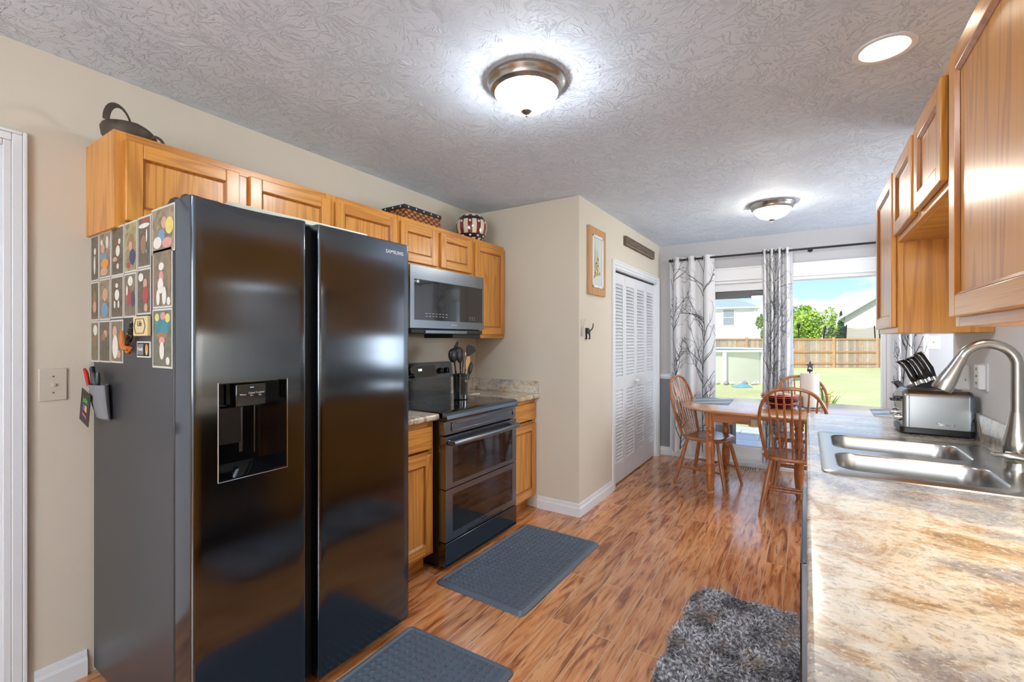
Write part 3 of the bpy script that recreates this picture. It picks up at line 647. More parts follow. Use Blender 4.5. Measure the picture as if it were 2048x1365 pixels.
photos=[
 (-2.431,1.759,-2.342,1.577,'dark',[('white',.55,.66,.16,.08),('white',.5,.34,.14,.22)],'photo of a white costumed figure, first in the top row by the wall'),
 (-2.336,1.760,-2.212,1.582,'room',[('white',.2,.80,.10,.07),('white',.72,.78,.12,.15),('skin',.32,.66,.17,.11),('blue',.42,.45,.30,.10),('orange',.52,.30,.36,.12),('skin',.45,.12,.35,.10)],'photo of a seated child holding an orange ball'),
 (-2.206,1.764,-2.083,1.581,'dark',[('red',.38,.68,.12,.05),('white',.68,.70,.10,.06),('white',.55,.50,.18,.12),('skin',.30,.33,.2,.05),('white',.55,.17,.10,.06)],'photo of a figure in white on a dark background, top row'),
 (-2.077,1.764,-1.962,1.584,'yellow',[('tan',.55,.62,.28,.16),('skin',.5,.52,.16,.1),('navy',.68,.28,.26,.17),('red',.32,.12,.12,.07)],'photo with yellow wall behind two people, top row'),
 (-1.956,1.766,-1.845,1.59,'dark',[('red',.6,.94,.36,.04),('white',.5,.84,.46,.05),('white',.72,.62,.06,.14),('tan',.45,.45,.22,.2),('blue',.7,.3,.07,.04)],'dark photo with a red strip along its top edge'),
 (-1.838,1.776,-1.663,1.625,'room',[('skin',.55,.66,.12,.14),('yellow',.80,.56,.18,.2),('blue',.44,.36,.16,.16),('white',.25,.22,.2,.14),('pink',.7,.18,.22,.12)],'landscape photo of a child with yellow and blue toys, top right corner'),
 (-1.830,1.644,-1.681,1.447,'brown',[('tan',.08,.5,.06,.4),('tan',.88,.55,.07,.36),('white',.45,.70,.15,.07),('pink',.45,.52,.13,.1),('white',.42,.36,.16,.14),('white',.28,.16,.1,.14),('white',.62,.18,.12,.16),('white',.86,.08,.1,.07)],'photo of a tall white costumed figure standing in a doorway'),
 (-2.431,1.575,-2.342,1.42,'dark',[('tan',.5,.6,.22,.2),('pink',.5,.34,.26,.16)],'dark photo in the middle row beside the wall'),
 (-2.336,1.580,-2.218,1.42,'room',[('skin',.55,.62,.26,.17),('blue',.5,.22,.34,.2)],'close up photo of a baby in a pale blue top'),
 (-2.211,1.580,-2.088,1.423,'dark',[('white',.5,.80,.13,.06),('white',.52,.56,.2,.14),('white',.32,.32,.08,.1),('white',.66,.32,.08,.1)],'photo of a small white figure, middle row'),
 (-2.082,1.582,-1.969,1.423,'brown',[('white',.55,.84,.22,.12),('red',.42,.45,.2,.22),('navy',.78,.4,.16,.2),('white',.25,.62,.08,.12)],'photo of a group in red and navy, middle row'),
 (-1.963,1.588,-1.845,1.43,'dark',[('white',.28,.84,.2,.1),('skin',.62,.68,.15,.12),('red',.66,.42,.24,.2),('skin',.68,.12,.14,.1)],'photo of a toddler in a red dress'),
 (-2.431,1.418,-2.342,1.256,'brown',[('white',.6,.8,.3,.14),('tan',.55,.5,.2,.16)],'photo in the lowest row beside the wall, white top'),
 (-2.336,1.418,-2.218,1.257,'dark',[('skin',.58,.70,.18,.1),('tan',.4,.62,.2,.1)],'very dark photo in the middle of the lowest row'),
 (-2.211,1.418,-2.09,1.258,'brown',[('skin',.32,.74,.2,.15),('white',.36,.36,.26,.3),('skin',.7,.18,.14,.1)],'photo of a person in a white shirt, lowest row'),
 (-1.832,1.445,-1.681,1.252,'green',[('tealb',.5,.74,.4,.24),('yellow',.22,.88,.12,.07),('pink',.55,.90,.14,.07),('yellow',.80,.86,.13,.08),('tan',.5,.55,.32,.06),('pink',.5,.46,.16,.07),('white',.5,.28,.13,.16),('white',.82,.1,.1,.07)],'tall photo with teal backdrop and figure in white at bottom right'),
]
tone['tealb']=bgs['teal']; tn=list(tone)
for i,(x0,z1_,x1,z0_,bgk,sp_,lab) in enumerate(photos):
    b=MB(); y=FYS; yb=y-.0012; b.box((x0,yb,z0_),(x1,y,z1_),0)
    bw=.006; b.add([(x0+bw,yb-.0002,z0_+bw),(x1-bw,yb-.0002,z0_+bw),(x1-bw,yb-.0002,z1_-bw),(x0+bw,yb-.0002,z1_-bw)],[(0,1,2,3)],1)
    mats=[pborder,bgs[bgk]]; wx=x1-x0-2*bw; wz=z1_-z0_-2*bw
    for k2,(tk,u,v,ru,rv) in enumerate(sp_):
        ru=min(ru,u,1-u) ; rv=min(rv,v,1-v)
        if tone[tk] not in mats: mats.append(tone[tk])
        sprite(b,x0+bw+u*wx,z0_+bw+v*wz,ru*wx,rv*wz,mats.index(tone[tk]),yb-.0004-.0001*k2)
    tg=tag(b.build('photo_print',mats,loc=((x0+x1)/2,y,z0_),smooth=False),lab,'photo','photo prints on the refrigerator side')
# magnets
y=FYS
t=thing('magnet','cream wooden plaque magnet with black script on refrigerator side','magnet',(-1.905,y,1.36))
MB().box((-1.963,y-.012,1.357),(-1.845,y,1.424)).build('plaque',pbr('cream_wood',C3(222,200,150),.5),t,bevel=.002)
MB().tube([(-1.951,y-.0125,1.39),(-1.938,y-.0125,1.415),(-1.872,y-.0125,1.415),(-1.858,y-.0125,1.39),(-1.872,y-.0125,1.366),(-1.938,y-.0125,1.366),(-1.951,y-.0125,1.39)],.0012,6).build('border_line',blackm,t)
MF=lambda x,z,yy: frame_mat((x,yy,z),(1,0,0),(0,0,1))
text_mesh('Life',.026,MF(-1.905,1.398,y-.0122),MB()).build('lettering',blackm,t,smooth=False)
t=thing('magnet','small square magnet with dark words and an orange figure','magnet',(-1.9,y,1.285))
MB().box((-1.953,y-.004,1.284),(-1.845,y,1.338)).build('card',paper,t)
b=MB(); b.box((-1.949,y-.0045,1.288),(-1.849,y-.004,1.334),0); b.box((-1.945,y-.005,1.292),(-1.897,y-.0045,1.33),1); sprite(b,-1.868,1.312,.012,.018,2,y-.0052); sprite(b,-1.868,1.300,.008,.008,3,y-.0054)
b.build('picture',[blackm,pbr('print_grey',C3(120,124,130),.5),tone['orange'],tone['yellow']],t,smooth=False)
text_mesh('Family',.016,MF(-1.921,1.312,y-.0053),MB()).build('lettering',paper,t,smooth=False)
t=thing('hair_scrunchie','orange and black ribbon bow hanging on refrigerator side','ribbon',(-2.02,y,1.3))
MB().tube([(-1.985,y-.008,1.405),(-1.982,y-.012,1.375),(-1.995,y-.014,1.345),(-2.015,y-.012,1.325)],[.006,.010,.011,.007],10,flat=(1,.6)).build('dotted_loop',picmat('dotted_ribbon',[(26,24,24),(30,28,28),(30,28,28),(230,200,150)],90),t)
ors=pbr('orange_ribbon',C3(214,120,50),.6,var=.15,vs=90)
MB().tube([(-2.075,y-.008,1.375),(-2.062,y-.012,1.36),(-2.056,y-.014,1.335),(-2.045,y-.012,1.312),(-2.022,y-.014,1.318),(-2.00,y-.012,1.312),(-2.005,y-.010,1.300),(-2.03,y-.012,1.305)],[.004,.007,.009,.009,.011,.012,.008,.004],10,flat=(1,.6)).build('orange_loop',ors,t)
# grey magnetic pocket
t=thing('magnetic_pocket','grey hanging pouch of scissors and pens on lower refrigerator side','pouch',(-2.30,y,1.04))
L=[]
for zz,wd,dp,xc in ((1.042,.045,.018,-2.235),(1.05,.055,.03,-2.238),(1.10,.062,.042,-2.245),(1.175,.066,.05,-2.255)):
    L.append([(xc+wd*math.cos(a),y-.001-dp*.5+dp*.5*-math.sin(a)*1.0,zz) for a in [2*PI*i/24 for i in range(24)]])
MB().loops(L,cap1=False).build('pouch',pbr('grey_pouch',C3(128,130,134),.75,var=.05,bump=.2,bs=300),t)
b=MB()
c0=Vector((-2.300,y-.052,1.085)); M=Matrix.Translation(c0)@Matrix.Rotation(math.radians(14),4,'Y')
b.box((-.05,-.001,-.06),(.05,.001,.065),0); text_mesh('Jobs',.03,frame_mat((0,-.0012,.03),(1,0,0),(0,0,1)),b,1); text_mesh('Hiring',.018,frame_mat((0,-.0012,-.028),(1,0,0),(0,0,1)),b,2)
b.box((-.02,-.0014,-.012),(.0,-.001,.012),3).box((.002,-.0014,-.012),(.022,-.001,.012),4)
b.xf(M); 
fl=[pbr('flyer_black',C3(20,20,22),.4),pbr('flyer_green',C3(90,190,90),.5),pbr('flyer_pink',C3(220,110,150),.5),pbr('flyer_violet',C3(110,80,170),.5),pbr('flyer_orange',C3(230,170,70),.5)]
solo(b,'flyer',fl,'small black flyer with bright coloured letters tucked against the grey pouch','flyer',tuple(c0),smooth=False)
t=thing('scissors','red handled scissors standing in the grey pouch','scissors',(-2.32,y-.03,1.16))
MB().tube([(-2.395,y-.03,1.228),(-2.375,y-.03,1.215),(-2.36,y-.03,1.19),(-2.345,y-.03,1.165)],[.005,.007,.007,.006],10).build('handle',pbr('red_plastic',C3(200,40,30),.35),t)
MB().tube([(-2.345,y-.03,1.166),(-2.30,y-.025,1.08)],.004,8,flat=(1,.4)).build('blade',steel,t)
gp=pbr('dark_green_plastic',C3(58,68,64),.4)
t=thing('pliers','pair of dark green handled pliers standing in the grey pouch','pliers',(-2.28,y-.03,1.16))
MB().tube([(-2.31,y-.025,1.215),(-2.298,y-.025,1.19),(-2.282,y-.025,1.15)],[.006,.008,.006],10).build('handle',gp,t)
MB().tube([(-2.262,y-.025,1.22),(-2.262,y-.025,1.19),(-2.272,y-.025,1.15)],[.006,.008,.006],10).build('handle',gp,t)
solo(MB().tube([(-2.355,y-.022,1.225),(-2.335,y-.022,1.235),(-2.325,y-.022,1.205),(-2.33,y-.022,1.16)],[.004,.008,.009,.006],10),'marker_pen',black,'black marker standing behind the red scissors in the pouch','pen',(-2.33,y-.022,1.16))
# recess hole in ceiling
ce=bpy.data.objects['ceiling']; co=cut.build('cutter',vinyl)
bm_=ce.modifiers.new('b','BOOLEAN'); bm_.operation='DIFFERENCE'; bm_.object=co; bm_.solver='EXACT'
dg=bpy.context.evaluated_depsgraph_get(); dg.update(); me=bpy.data.meshes.new_from_object(ce.evaluated_get(dg)); ce.modifiers.clear(); ce.data=me
bpy.data.objects.remove(co)
bpy.data.objects['recessed_light']
# ================= range =================
RY0,RY1=2.002,2.766; RXF=-1.745
t=thing('range','black stainless double oven electric range with glass cooktop','range',(XL,(RY0+RY1)/2,0))
MB().box((XL+.04,RY0+.003,.03),(-1.80,RY1-.003,.885)).box((XL+.08,RY0+.03,0),(-1.86,RY1-.03,.03)).build('oven_body',black,t)
MB().box((-2.355,RY0,.886),(-1.765,RY1,.921)).build('cooktop',blackg,t,bevel=.003)
b=MB()
def ring(b,cx,cy,r0,r1,z,n=48):
    b.loops([[(cx+r0*math.cos(2*PI*i/n),cy+r0*math.sin(2*PI*i/n),z) for i in range(n)],[(cx+r1*math.cos(2*PI*i/n),cy+r1*math.sin(2*PI*i/n),z) for i in range(n)]],0,False,False)
for cx,cy,r in ((-1.93,2.2,.115),(-1.93,2.56,.09),(-2.19,2.2,.08),(-2.19,2.56,.10)): ring(b,cx,cy,r,r-.002,.9213)
b.build('burner_rings',pbr('burner_grey',C3(60,60,62),.3),t,smooth=False)
# front apron (cooktop lip) and recessed vent panel
n=6
MB().prism([(-1.80,.872),(-1.735,.872),(-1.731,.885),(-1.735,.905),(-1.747,.918),(-1.764,.9215),(-1.80,.9215)],RY0,RY1,'XZ').build('cooktop_trim',bst,t,ang=25)
b=MB().box((-1.80,RY0,.79),(-1.752,RY1,.868),0)
fr=[((-1.752,RY0+.06,.806),(-1.744,RY1-.03,.812)),((-1.752,RY0+.06,.850),(-1.744,RY1-.03,.856)),((-1.752,RY0+.06,.806),(-1.744,RY0+.068,.856)),((-1.752,RY1-.038,.806),(-1.744,RY1-.03,.856))]
for a_,c_ in fr: b.box(a_,c_,0)
b.build('upper_panel',bst2,t,bevel=.002)
def oven_door(z0,z1,wz0,wz1,nm):
    wy0,wy1=RY0+.065,RY1-.055; b=MB(); x0,x1=-1.80,RXF
    b.box((x0,RY0+.002,z0),(x1,wy0,z1)).box((x0,wy1,z0),(x1,RY1-.002,z1)).box((x0,wy0,z0),(x1,wy1,wz0)).box((x0,wy0,wz1),(x1,wy1,z1))
    d=b.build(nm,bst2,t)
    MB().box((x0,wy0,wz0),(x1-.002,wy1,wz1)).build('oven_window',blackg,d,smooth=False)
    return d
d=oven_door(.478,.782,.505,.712,'upper_oven_door')
pts=[(RXF+.002,RY0+.03,.745),(RXF+.040,RY0+.035,.745)]+[(RXF+.040+.016*math.sin(PI*i/10),RY0+.035+(RY1-RY0-.07)*i/10,.745) for i in range(1,10)]+[(RXF+.040,RY1-.035,.745),(RXF+.002,RY1-.03,.745)]
MB().tube(pts,.014,12,flat=(.75,1.15)).build('handle',bst2,d)
b=MB()
for i in range(14): b.box((RXF,RY0+.09+i*.042,.768),(RXF+.0012,RY0+.115+i*.042,.773))
b.build('vent_slots',blackm,d,smooth=False)
d=oven_door(.172,.472,.215,.437,'lower_oven_door')
MB().box((RXF-.006,RY0+.2,.175),(RXF+.0008,RY1-.18,.186)).build('finger_slot',blackm,d,smooth=False)
text_mesh('SAMSUNG',.014,frame_mat((RXF+.0006,2.38,.2),(0,1,0),(0,0,1)),MB()).build('brand_lettering',blackm,d,smooth=False)
MB().box((-1.80,RY0+.002,.03),(RXF+.003,RY1-.002,.165)).build('storage_drawer',bst,t,bevel=.003)
# backguard
MB().prism([(XL+.004,.90),(-2.354,.90),(-2.354,1.055),(XL+.004,1.055)],RY0,RY1,'XZ').build('backguard',bst,t)
MB().prism([(XL+.004,1.056),(-2.33,1.056),(-2.35,1.168),(-2.36,1.174),(XL+.004,1.174)],RY0,RY1,'XZ').build('control_console',bst,t)
def onc(y,z): # point on sloped console
    return -2.33-(z-1.056)*.02/.112
b=MB(); b.add([(onc(0,1.072)+.001,2.16,1.072),(onc(0,1.072)+.001,2.575,1.072),(onc(0,1.155)+.001,2.575,1.155),(onc(0,1.155)+.001,2.16,1.155)],[(0,1,2,3)]); b.build('touch_panel',blackg,t,smooth=False)
CM=lambda y,z: frame_mat((onc(y,z)+.002,y,z),(0,1,0),(-.176,0,.984))
text_mesh('1:08',.022,CM(2.41,1.125),MB(),bold=.0004).build('clock_digits',digit,t,smooth=False)
b=MB()
for i in range(7):
    for z in (1.088,1.104): b.box((onc(0,z)+.0012,2.47+i*.013,z),(onc(0,z)+.002,2.476+i*.013,z+.004))
for i in range(8):
    for z in (1.088,): b.box((onc(0,z)+.0012,2.2+i*.022,z),(onc(0,z)+.002,2.212+i*.022,z+.004))
b.build('touch_labels',pbr('dim_label',C3(90,92,96),.5),t,smooth=False)
for yy in (2.06,2.11,2.62,2.69):
    MB().lathe([(.022,0),(.022,.016),(.018,.026),(.004,.028)],(onc(0,1.11),yy,1.11),20,axis='X').box((onc(0,1.11)+.02,yy-.004,1.09),(onc(0,1.11)+.034,yy+.004,1.13)).build('control_knob',black,t,bevel=.001)
# ================= microwave =================
t=thing('microwave','black stainless over the range microwave under short oak cabinets','microwave',(XL,2.385,1.41))
MB().box((XL+.001,2.004,1.412),(-2.07,2.761,1.806)).build('body',black,t,bevel=.003)
b=MB(); x0,x1=-2.07,-2.03; ya,yb=2.006,2.760; wy0,wy1,wz0,wz1=2.040,2.740,1.468,1.722
b.box((x0,ya,1.418),(x1,wy0,1.806)).box((x0,wy1,1.418),(x1,yb,1.806)).box((x0,wy0,1.418),(x1,wy1,wz0)).box((x0,wy0,wz1),(x1,wy1,1.806))
d=b.build('door',bst2,t)
MB().box((x0,wy0,wz0),(x1-.001,2.56,wz1)).build('door_window',blackg,d,smooth=False)
MB().box((x0,2.561,wz0),(x1-.001,wy1,wz1)).build('keypad_glass',blackg,t,smooth=False)
MM=lambda y,z: frame_mat((x1-.0004,y,z),(0,1,0),(0,0,1))
b=MB(); b.box((x1-.001,2.065,1.700),(x1-.0003,2.082,1.716)); text_mesh('Moisture',.008,MM(2.052,1.707),b,xs=.7); b.build('sensor_label',paper,d,smooth=False)
b=MB()
for i,wd in enumerate((.022,.018,.016,.014,.02,.016,.02)):
    for z in (1.492,1.510): b.box((x1-.001,2.14+i*.032,z),(x1-.0004,2.14+i*.032+wd,z+.003))
for i in range(3):
    for z in (1.485,1.495,1.505): b.box((x1-.001,2.59+i*.026,z),(x1-.0004,2.602+i*.026,z+.002))
b.build('keypad_labels',pbr('key_label',C3(190,192,195),.5),t,smooth=False)
text_mesh('SAMSUNG',.013,frame_mat((x1+.0005,2.42,1.442),(0,1,0),(0,0,1)),MB()).build('brand_lettering',letterw,d,smooth=False)
b=MB().box((-2.40,2.02,1.385),(-2.035,2.75,1.4115)); b.build('vent_grille',blackm,t,bevel=.003)
MB().box((-2.085,2.14,1.386),(-2.03,2.56,1.404)).build('vent_lip',bst2,t)
solo(MB().box((-2.33,2.44,1.356),(-2.06,2.76,1.3845)),'under_cabinet_box',blackm,'flat black box fixed under the microwave beside corner cabinet','box',(-2.2,2.6,1.356),bevel=.002)

# ================= crock and utensils =================
CX,CYY,CZ=-2.075,2.545,.9225
t=thing('utensil_crock','tall dark utensil crock standing on the glass cooktop','crock',(CX,CYY,CZ))
dg_=pbr('dark_green_glaze',C3(34,42,42),.12,coat=.8,spec=.6)
MB().lathe([(.050,0),(.054,.004),(.054,.165),(.058,.170),(.058,.178),(.051,.178),(.049,.02),(.001,.018)],(CX,CYY,CZ),32).build('crock_body',dg_,t)
text_mesh('Utensils',.022,frame_mat((CX+.0548,CYY+.004,CZ+.13),(-.06,1,0),(0,0,1)),MB(),xs=.8).build('lettering',chrome,t,smooth=False)
blk=pbr('black_nylon',C3(18,19,21),.4); wdn=wood('beech_spoon',C3(214,170,120),C3(176,128,84),'Z',rough=.55,coat=0,across=30)
zt=CZ+.178
def utensil(name,label,cat,base,tip,hr,mat,head,hm=None):
    t=thing(name,label,cat,(CX+base[0],CYY+base[1],CZ+.03)); A=Vector((CX+base[0],CYY+base[1],CZ+.03)); B=Vector((CX+tip[0],CYY+tip[1],tip[2]))
    MB().tube([A,A.lerp(B,.5),B],[hr,hr,hr*.9],8).build('handle',mat,t)
    b=MB(); d=(B-A).normalized(); yv=Vector((0,1,0)); yv=(yv-d*yv.dot(d)).normalized(); xv=yv.cross(d)
    R=Matrix((yv,xv,d)).transposed().to_4x4(); R.translation=B
    head(b); b.xf(R); b.build('head',hm or mat,t)
def flat(poly,th=.004): return lambda b: b.prism(poly,-th/2,th/2,'XZ')
def bowl(rx,rz,th=.014): return lambda b: b.ell((0,0,rz*.9),(rx,th,rz),16)
utensil('ladle','round black ladle leaning left in the crock','ladle',(.0,-.01),(-.005,-.066,1.19),.005,blk,bowl(.046,.05,.022))
utensil('spatula','slotted black spatula with slanted tip leaning towards the wall','spatula',(-.03,.0),(-.048,-.012,1.215),.005,blk,flat([(-.010,0),(.006,0),(.060,.105),(.046,.118),(-.018,.05)]))
utensil('serving_spoon','large black spoon upright in front of the crock','spoon',(.02,-.01),(.01,-.02,1.185),.005,blk,bowl(.036,.058))
utensil('solid_spoon','narrow black nylon spoon behind the wooden spoon','spoon',(.0,.0),(-.01,.01,1.20),.005,blk,bowl(.028,.048,.012))
utensil('whisk','steel wire whisk among the black utensils','whisk',(.0,.02),(.0,.028,1.20),.005,steel,
        lambda b: [b.tube([(0,0,0),(.022*math.cos(a),.022*math.sin(a),.03),(.02*math.cos(a),.02*math.sin(a),.055),(0,0,.07)],.0009,5) for a in [PI*2*i/8 for i in range(8)]])
utensil('wooden_spatula','pale wooden spatula leaning right in the crock','spatula',(.03,-.015),(.038,.018,1.135),.006,wdn,flat([(-.010,0),(.010,0),(.027,.06),(.016,.095),(-.014,.09),(-.022,.055)],.006))
utensil('turner','wide black turner rising highest at the right of the crock','turner',(.01,.01),(.02,.052,1.225),.005,blk,flat([(-.010,0),(.014,0),(.086,.048),(.066,.078),(-.002,.085),(-.024,.06)]))
utensil('black_spoon','small black spoon leaning furthest right against the crock rim','spoon',(.03,.015),(.03,.062,1.10),.0045,blk,bowl(.022,.045,.012))
solo(MB().tube([(-2.19,2.80,.918),(-2.16,2.83,.922),(-2.15,2.86,.922),(-2.18,2.88,.918),(-2.22,2.86,.918)],[.006,.010,.010,.008,.003],10,flat=(1,.5)),'spoon_rest',paper,'small white spoon rest on corner countertop behind the crock','spoon rest',(-2.19,2.84,.9145))

# ================= items on left cabinets =================
t=thing('leather_bag','dark brown leather bag lying flat on wall cabinet with looped handle','bag',(-2.3,.75,ZT))
lea=pbr('brown_leather',C3(74,62,52),.55,var=.15,vs=40,bump=.2,bs=300)
L=[]
for zz,k_ in ((0,.84),(.018,.95),(.046,1.0),(.058,.94)):
    L.append([(-2.25+.09*k_*math.cos(a),.70+.088*k_*math.sin(a),ZT+.001+zz*(1-.35*max(0,math.sin(a)))) for a in [2*PI*i/32 for i in range(32)]])
MB().loops(L).build('bag_body',lea,t)
MB().tube([(-2.20+.03*math.cos(a),.655+.048*-math.cos(a),ZT+.04+.075*math.sin(a)) for a in [PI*i/14 for i in range(15)]],.011,8,flat=(1,.25)).build('handle',lea,t)
MB().tube([(-2.18,.765+.025*-math.cos(a),ZT+.008+.025*math.sin(a)) for a in [PI*i/10 for i in range(11)]],.006,8,flat=(1,.3)).build('strap',lea,t)
# basket
t=thing('woven_basket','shallow woven basket with dark star rim on left wall cabinets','basket',(-2.24,2.255,ZT))
bw=wood('woven_splint',C3(196,124,58),C3(140,80,34),'Y',across=20,rough=.55,coat=0)
y0,y1,x0,x1=2.085,2.425,-2.36,-2.16
b=MB()
for r_ in range(4):
    z=ZT+.004+r_*.017
    for side in range(4):
        n=13 if side%2==0 else 8
        for i in range(n):
            if (i+r_)%2: continue
            if side==0: a,c=(x1-.004,y0+(y1-y0)*i/n),(x1+.002,y0+(y1-y0)*(i+1)/n)
            if side==2: a,c=(x0-.002,y0+(y1-y0)*i/n),(x0+.004,y0+(y1-y0)*(i+1)/n)
            if side==1: a,c=(x0+(x1-x0)*i/n,y0-.002),(x0+(x1-x0)*(i+1)/n,y0+.004)
            if side==3: a,c=(x0+(x1-x0)*i/n,y1-.004),(x0+(x1-x0)*(i+1)/n,y1+.002)
            b.box((a[0],a[1],z),(c[0],c[1],z+.013))
b.build('woven_side',bw,t)
MB().box((x0,y0,ZT+.001),(x1,y0+.003,ZT+.075)).box((x0,y1-.003,ZT+.001),(x1,y1,ZT+.075)).box((x0,y0,ZT+.001),(x0+.003,y1,ZT+.075)).box((x1-.003,y0,ZT+.001),(x1,y1,ZT+.075)).box((x0,y0,ZT+.001),(x1,y1,ZT+.006)).build('inner_wall',pbr('dark_splint',C3(92,52,28),.6),t)
rm=MB(); 
for a,c in (((x1-.004,y0-.006,0),(x1+.006,y1+.006,0)),((x0-.006,y0-.006,0),(x0+.004,y1+.006,0)),((x0,y0-.006,0),(x1,y0+.004,0)),((x0,y1-.004,0),(x1,y1+.006,0))):
    rm.box((a[0],a[1],ZT+.070),(c[0],c[1],ZT+.095))
rr=rm.build('rim',pbr('navy_rim',C3(28,28,36),.5),t,bevel=.003)
def star(b,M,r,th=.001,m=0):
    P=[(r*(1 if i%2==0 else .42)*math.sin(PI*i/5),r*(1 if i%2==0 else .42)*math.cos(PI*i/5)) for i in range(10)]
    s=len(b.v); b.prism(P,0,th,'XY',m); b.xf(M,s); return b
for i in range(5): star(MB(),frame_mat((x1+.0062,y0+.03+i*.07,ZT+.083),(0,1,0),(0,0,1)),.008).build('star',paper,rr,smooth=False)
for i in range(3): star(MB(),frame_mat((x0+.03+i*.07,y0-.0062,ZT+.083),(1,0,0),(0,0,1)),.008).build('star',paper,rr,smooth=False)
# jar
t=thing('striped_jar','round ceramic jar with red and cream stripes and navy star bands','jar',(-2.235,2.875,ZT))
jm={'c':pbr('jar_cream',C3(226,212,184),.15,coat=.7),'r':pbr('jar_red',C3(120,34,38),.15,coat=.7),'n':pbr('jar_navy',C3(28,28,42),.15,coat=.7)}
prof=[(.075,0),(.095,.02),(.112,.05),(.122,.09),(.124,.125),(.116,.16),(.100,.185),(.088,.198),(.084,.205),(.074,.205),(.072,.19)]
b=MB(); n=44; vs=[]; fs=[];
for r,h in prof:
    for i in range(n): vs.append((-2.235+r*math.cos(2*PI*i/n),2.875+r*math.sin(2*PI*i/n),ZT+.001+h))
for k_ in range(len(prof)-1):
    for i in range(n):
        m=(0 if (i//2)%2 else 1)
        if k_ in (1,5): m=2
        if k_>=7: m=0
        b.f.append([k_*n+i,k_*n+(i+1)%n,(k_+1)*n+(i+1)%n,(k_+1)*n+i]); b.m.append(m)
b.v=vs; b.f.append(list(range(n))); b.m.append(0)
b.build('jar_body',[jm['c'],jm['r'],jm['n']],t,ang=60)
for hz,rr_ in ((.1425,.1208),(.035,.1045)):
    for i in range(11):
        a=2*PI*(i*4+1)/n; nn=Vector((math.cos(a),math.sin(a),0)); star(MB(),frame_mat(Vector((-2.235,2.875,ZT+.001+hz))+nn*(rr_),(-nn.y,nn.x,0),(0,0,1)),.012,.0025).build('star',paper,t,smooth=False)

# ================= pantry wall decor =================
t=thing('framed_picture','tall narrow flower picture in a light wood frame on cream wall','picture',(XC,3.51,1.705))
y0,y1,z0,z1=3.338,3.684,1.705,2.248; f=.06; b=MB(); x0,x1=XC,XC+.022
for a,c in (((x0,y0,z0),(x1,y0+f,z1)),((x0,y1-f,z0),(x1,y1,z1)),((x0,y0+f,z0),(x1,y1-f,z0+f*1.0)),((x0,y0+f,z1-f),(x1,y1-f,z1))): b.box(a,c)
b.build('frame',wood('pine_frame',C3(196,148,96),C3(160,112,66),'Z',rough=.5,coat=0),t,bevel=.002)
b=MB(); g=.018; a0,a1,c0,c1=y0+f,y1-f,z0+f,z1-f
for a,c in (((x0,a0,c0),(x1+.004,a0+g,c1)),((x0,a1-g,c0),(x1+.004,a1,c1)),((x0,a0,c0),(x1+.004,a1,c0+g)),((x0,a0,c1-g),(x1+.004,a1,c1))): b.box(a,c)
b.build('inner_frame',trimw,t,bevel=.002)
b=MB().box((x0,a0+g,c0+g),(x0+.012,a1-g,c1-g),0); random.seed(3)
xx=x0+.0125; ym=(a0+a1)/2
for i in range(16):
    y=ym+random.uniform(-.05,.05); zb=c0+.16; zt_=zb+random.uniform(.08,.24); y2=y+random.uniform(-.03,.03)
    b.add([(xx,y-.002,zb),(xx,y+.002,zb),(xx,y2,zt_)],[(0,1,2)],1)
for i in range(16):
    cy_=ym+random.gauss(0,.028); cz_=c0+.15+random.gauss(0,.055); r=random.uniform(.012,.022)
    for k_ in range(6):
        a=k_*PI/3+random.random(); p=(cy_+r*.6*math.cos(a),cz_+r*.6*math.sin(a))
        b.add([(xx+.0003+i*.00005,p[0]+r*.42*math.cos(2*PI*j/8),p[1]+r*.42*math.sin(2*PI*j/8)) for j in range(8)],[tuple(range(8))],2 if i%3 else 3)
    b.add([(xx+.0012+i*.00005,cy_+r*.3*math.cos(2*PI*j/8),cz_+r*.3*math.sin(2*PI*j/8)) for j in range(8)],[tuple(range(8))],4)
b.build('artwork',[pbr('art_ground',C3(206,212,204),.7,var=.06,vs=12),pbr('art_stem',C3(150,152,138),.7),pbr('art_petal',C3(222,200,132),.7),pbr('art_petal_pale',C3(228,218,180),.7),pbr('art_centre',C3(130,90,44),.7)],t,smooth=False)
t=thing('wooden_sign','long dark wooden sign with carved lettering above louvered doors','sign',(XC,4.66,2.235))
b=MB().box((XC,4.188,2.236),(XC+.03,5.132,2.322)); b.build('board',wood('dark_sign_wood',C3(104,90,74),C3(66,54,42),'Y',rough=.6,coat=0),t,bevel=.002)
MB().box((XC+.0295,4.20,2.240),(XC+.0312,5.12,2.2435)).build('pinstripe',pbr('tan_line',C3(180,160,130),.6),t,smooth=False)
text_mesh('Come And Dine Enjoy Our Day',.068,frame_mat((XC+.0315,4.66,2.284),(0,1,0),(0,0,1)),MB(),xs=.93).build('lettering',pbr('sign_letter',C3(138,124,104),.6),t,smooth=False)
t=thing('key_hook','slim white key holder on cream wall below the framed picture','hook',(XC,3.24,1.40))
MB().box((XC,3.225,1.38),(XC+.006,3.262,1.50)).prism([(XC+.006,1.375),(XC+.022,1.375),(XC+.022,1.435),(XC+.012,1.442),(XC+.006,1.442)],3.228,3.258,'XZ').build('holder',almond,t,bevel=.002)
MB().tube([(XC+.012,3.245,1.44),(XC+.016,3.26,1.475),(XC+.014,3.275,1.505)],.004,8).build('arm',almond,t)
t=thing('cat_tail_hook','black wall hook shaped like the back half of a cat','hook',(XC,3.33,1.36))
x=XC+.012
M0=[(3.285,1.43),(3.30,1.437),(3.325,1.43),(3.342,1.42),(3.345,1.40),(3.332,1.395),(3.31,1.39),(3.295,1.392),(3.283,1.40)]
MB().prism(M0,XC+.001,XC+.030,'YZ').build('body',blackm,t,bevel=.006)
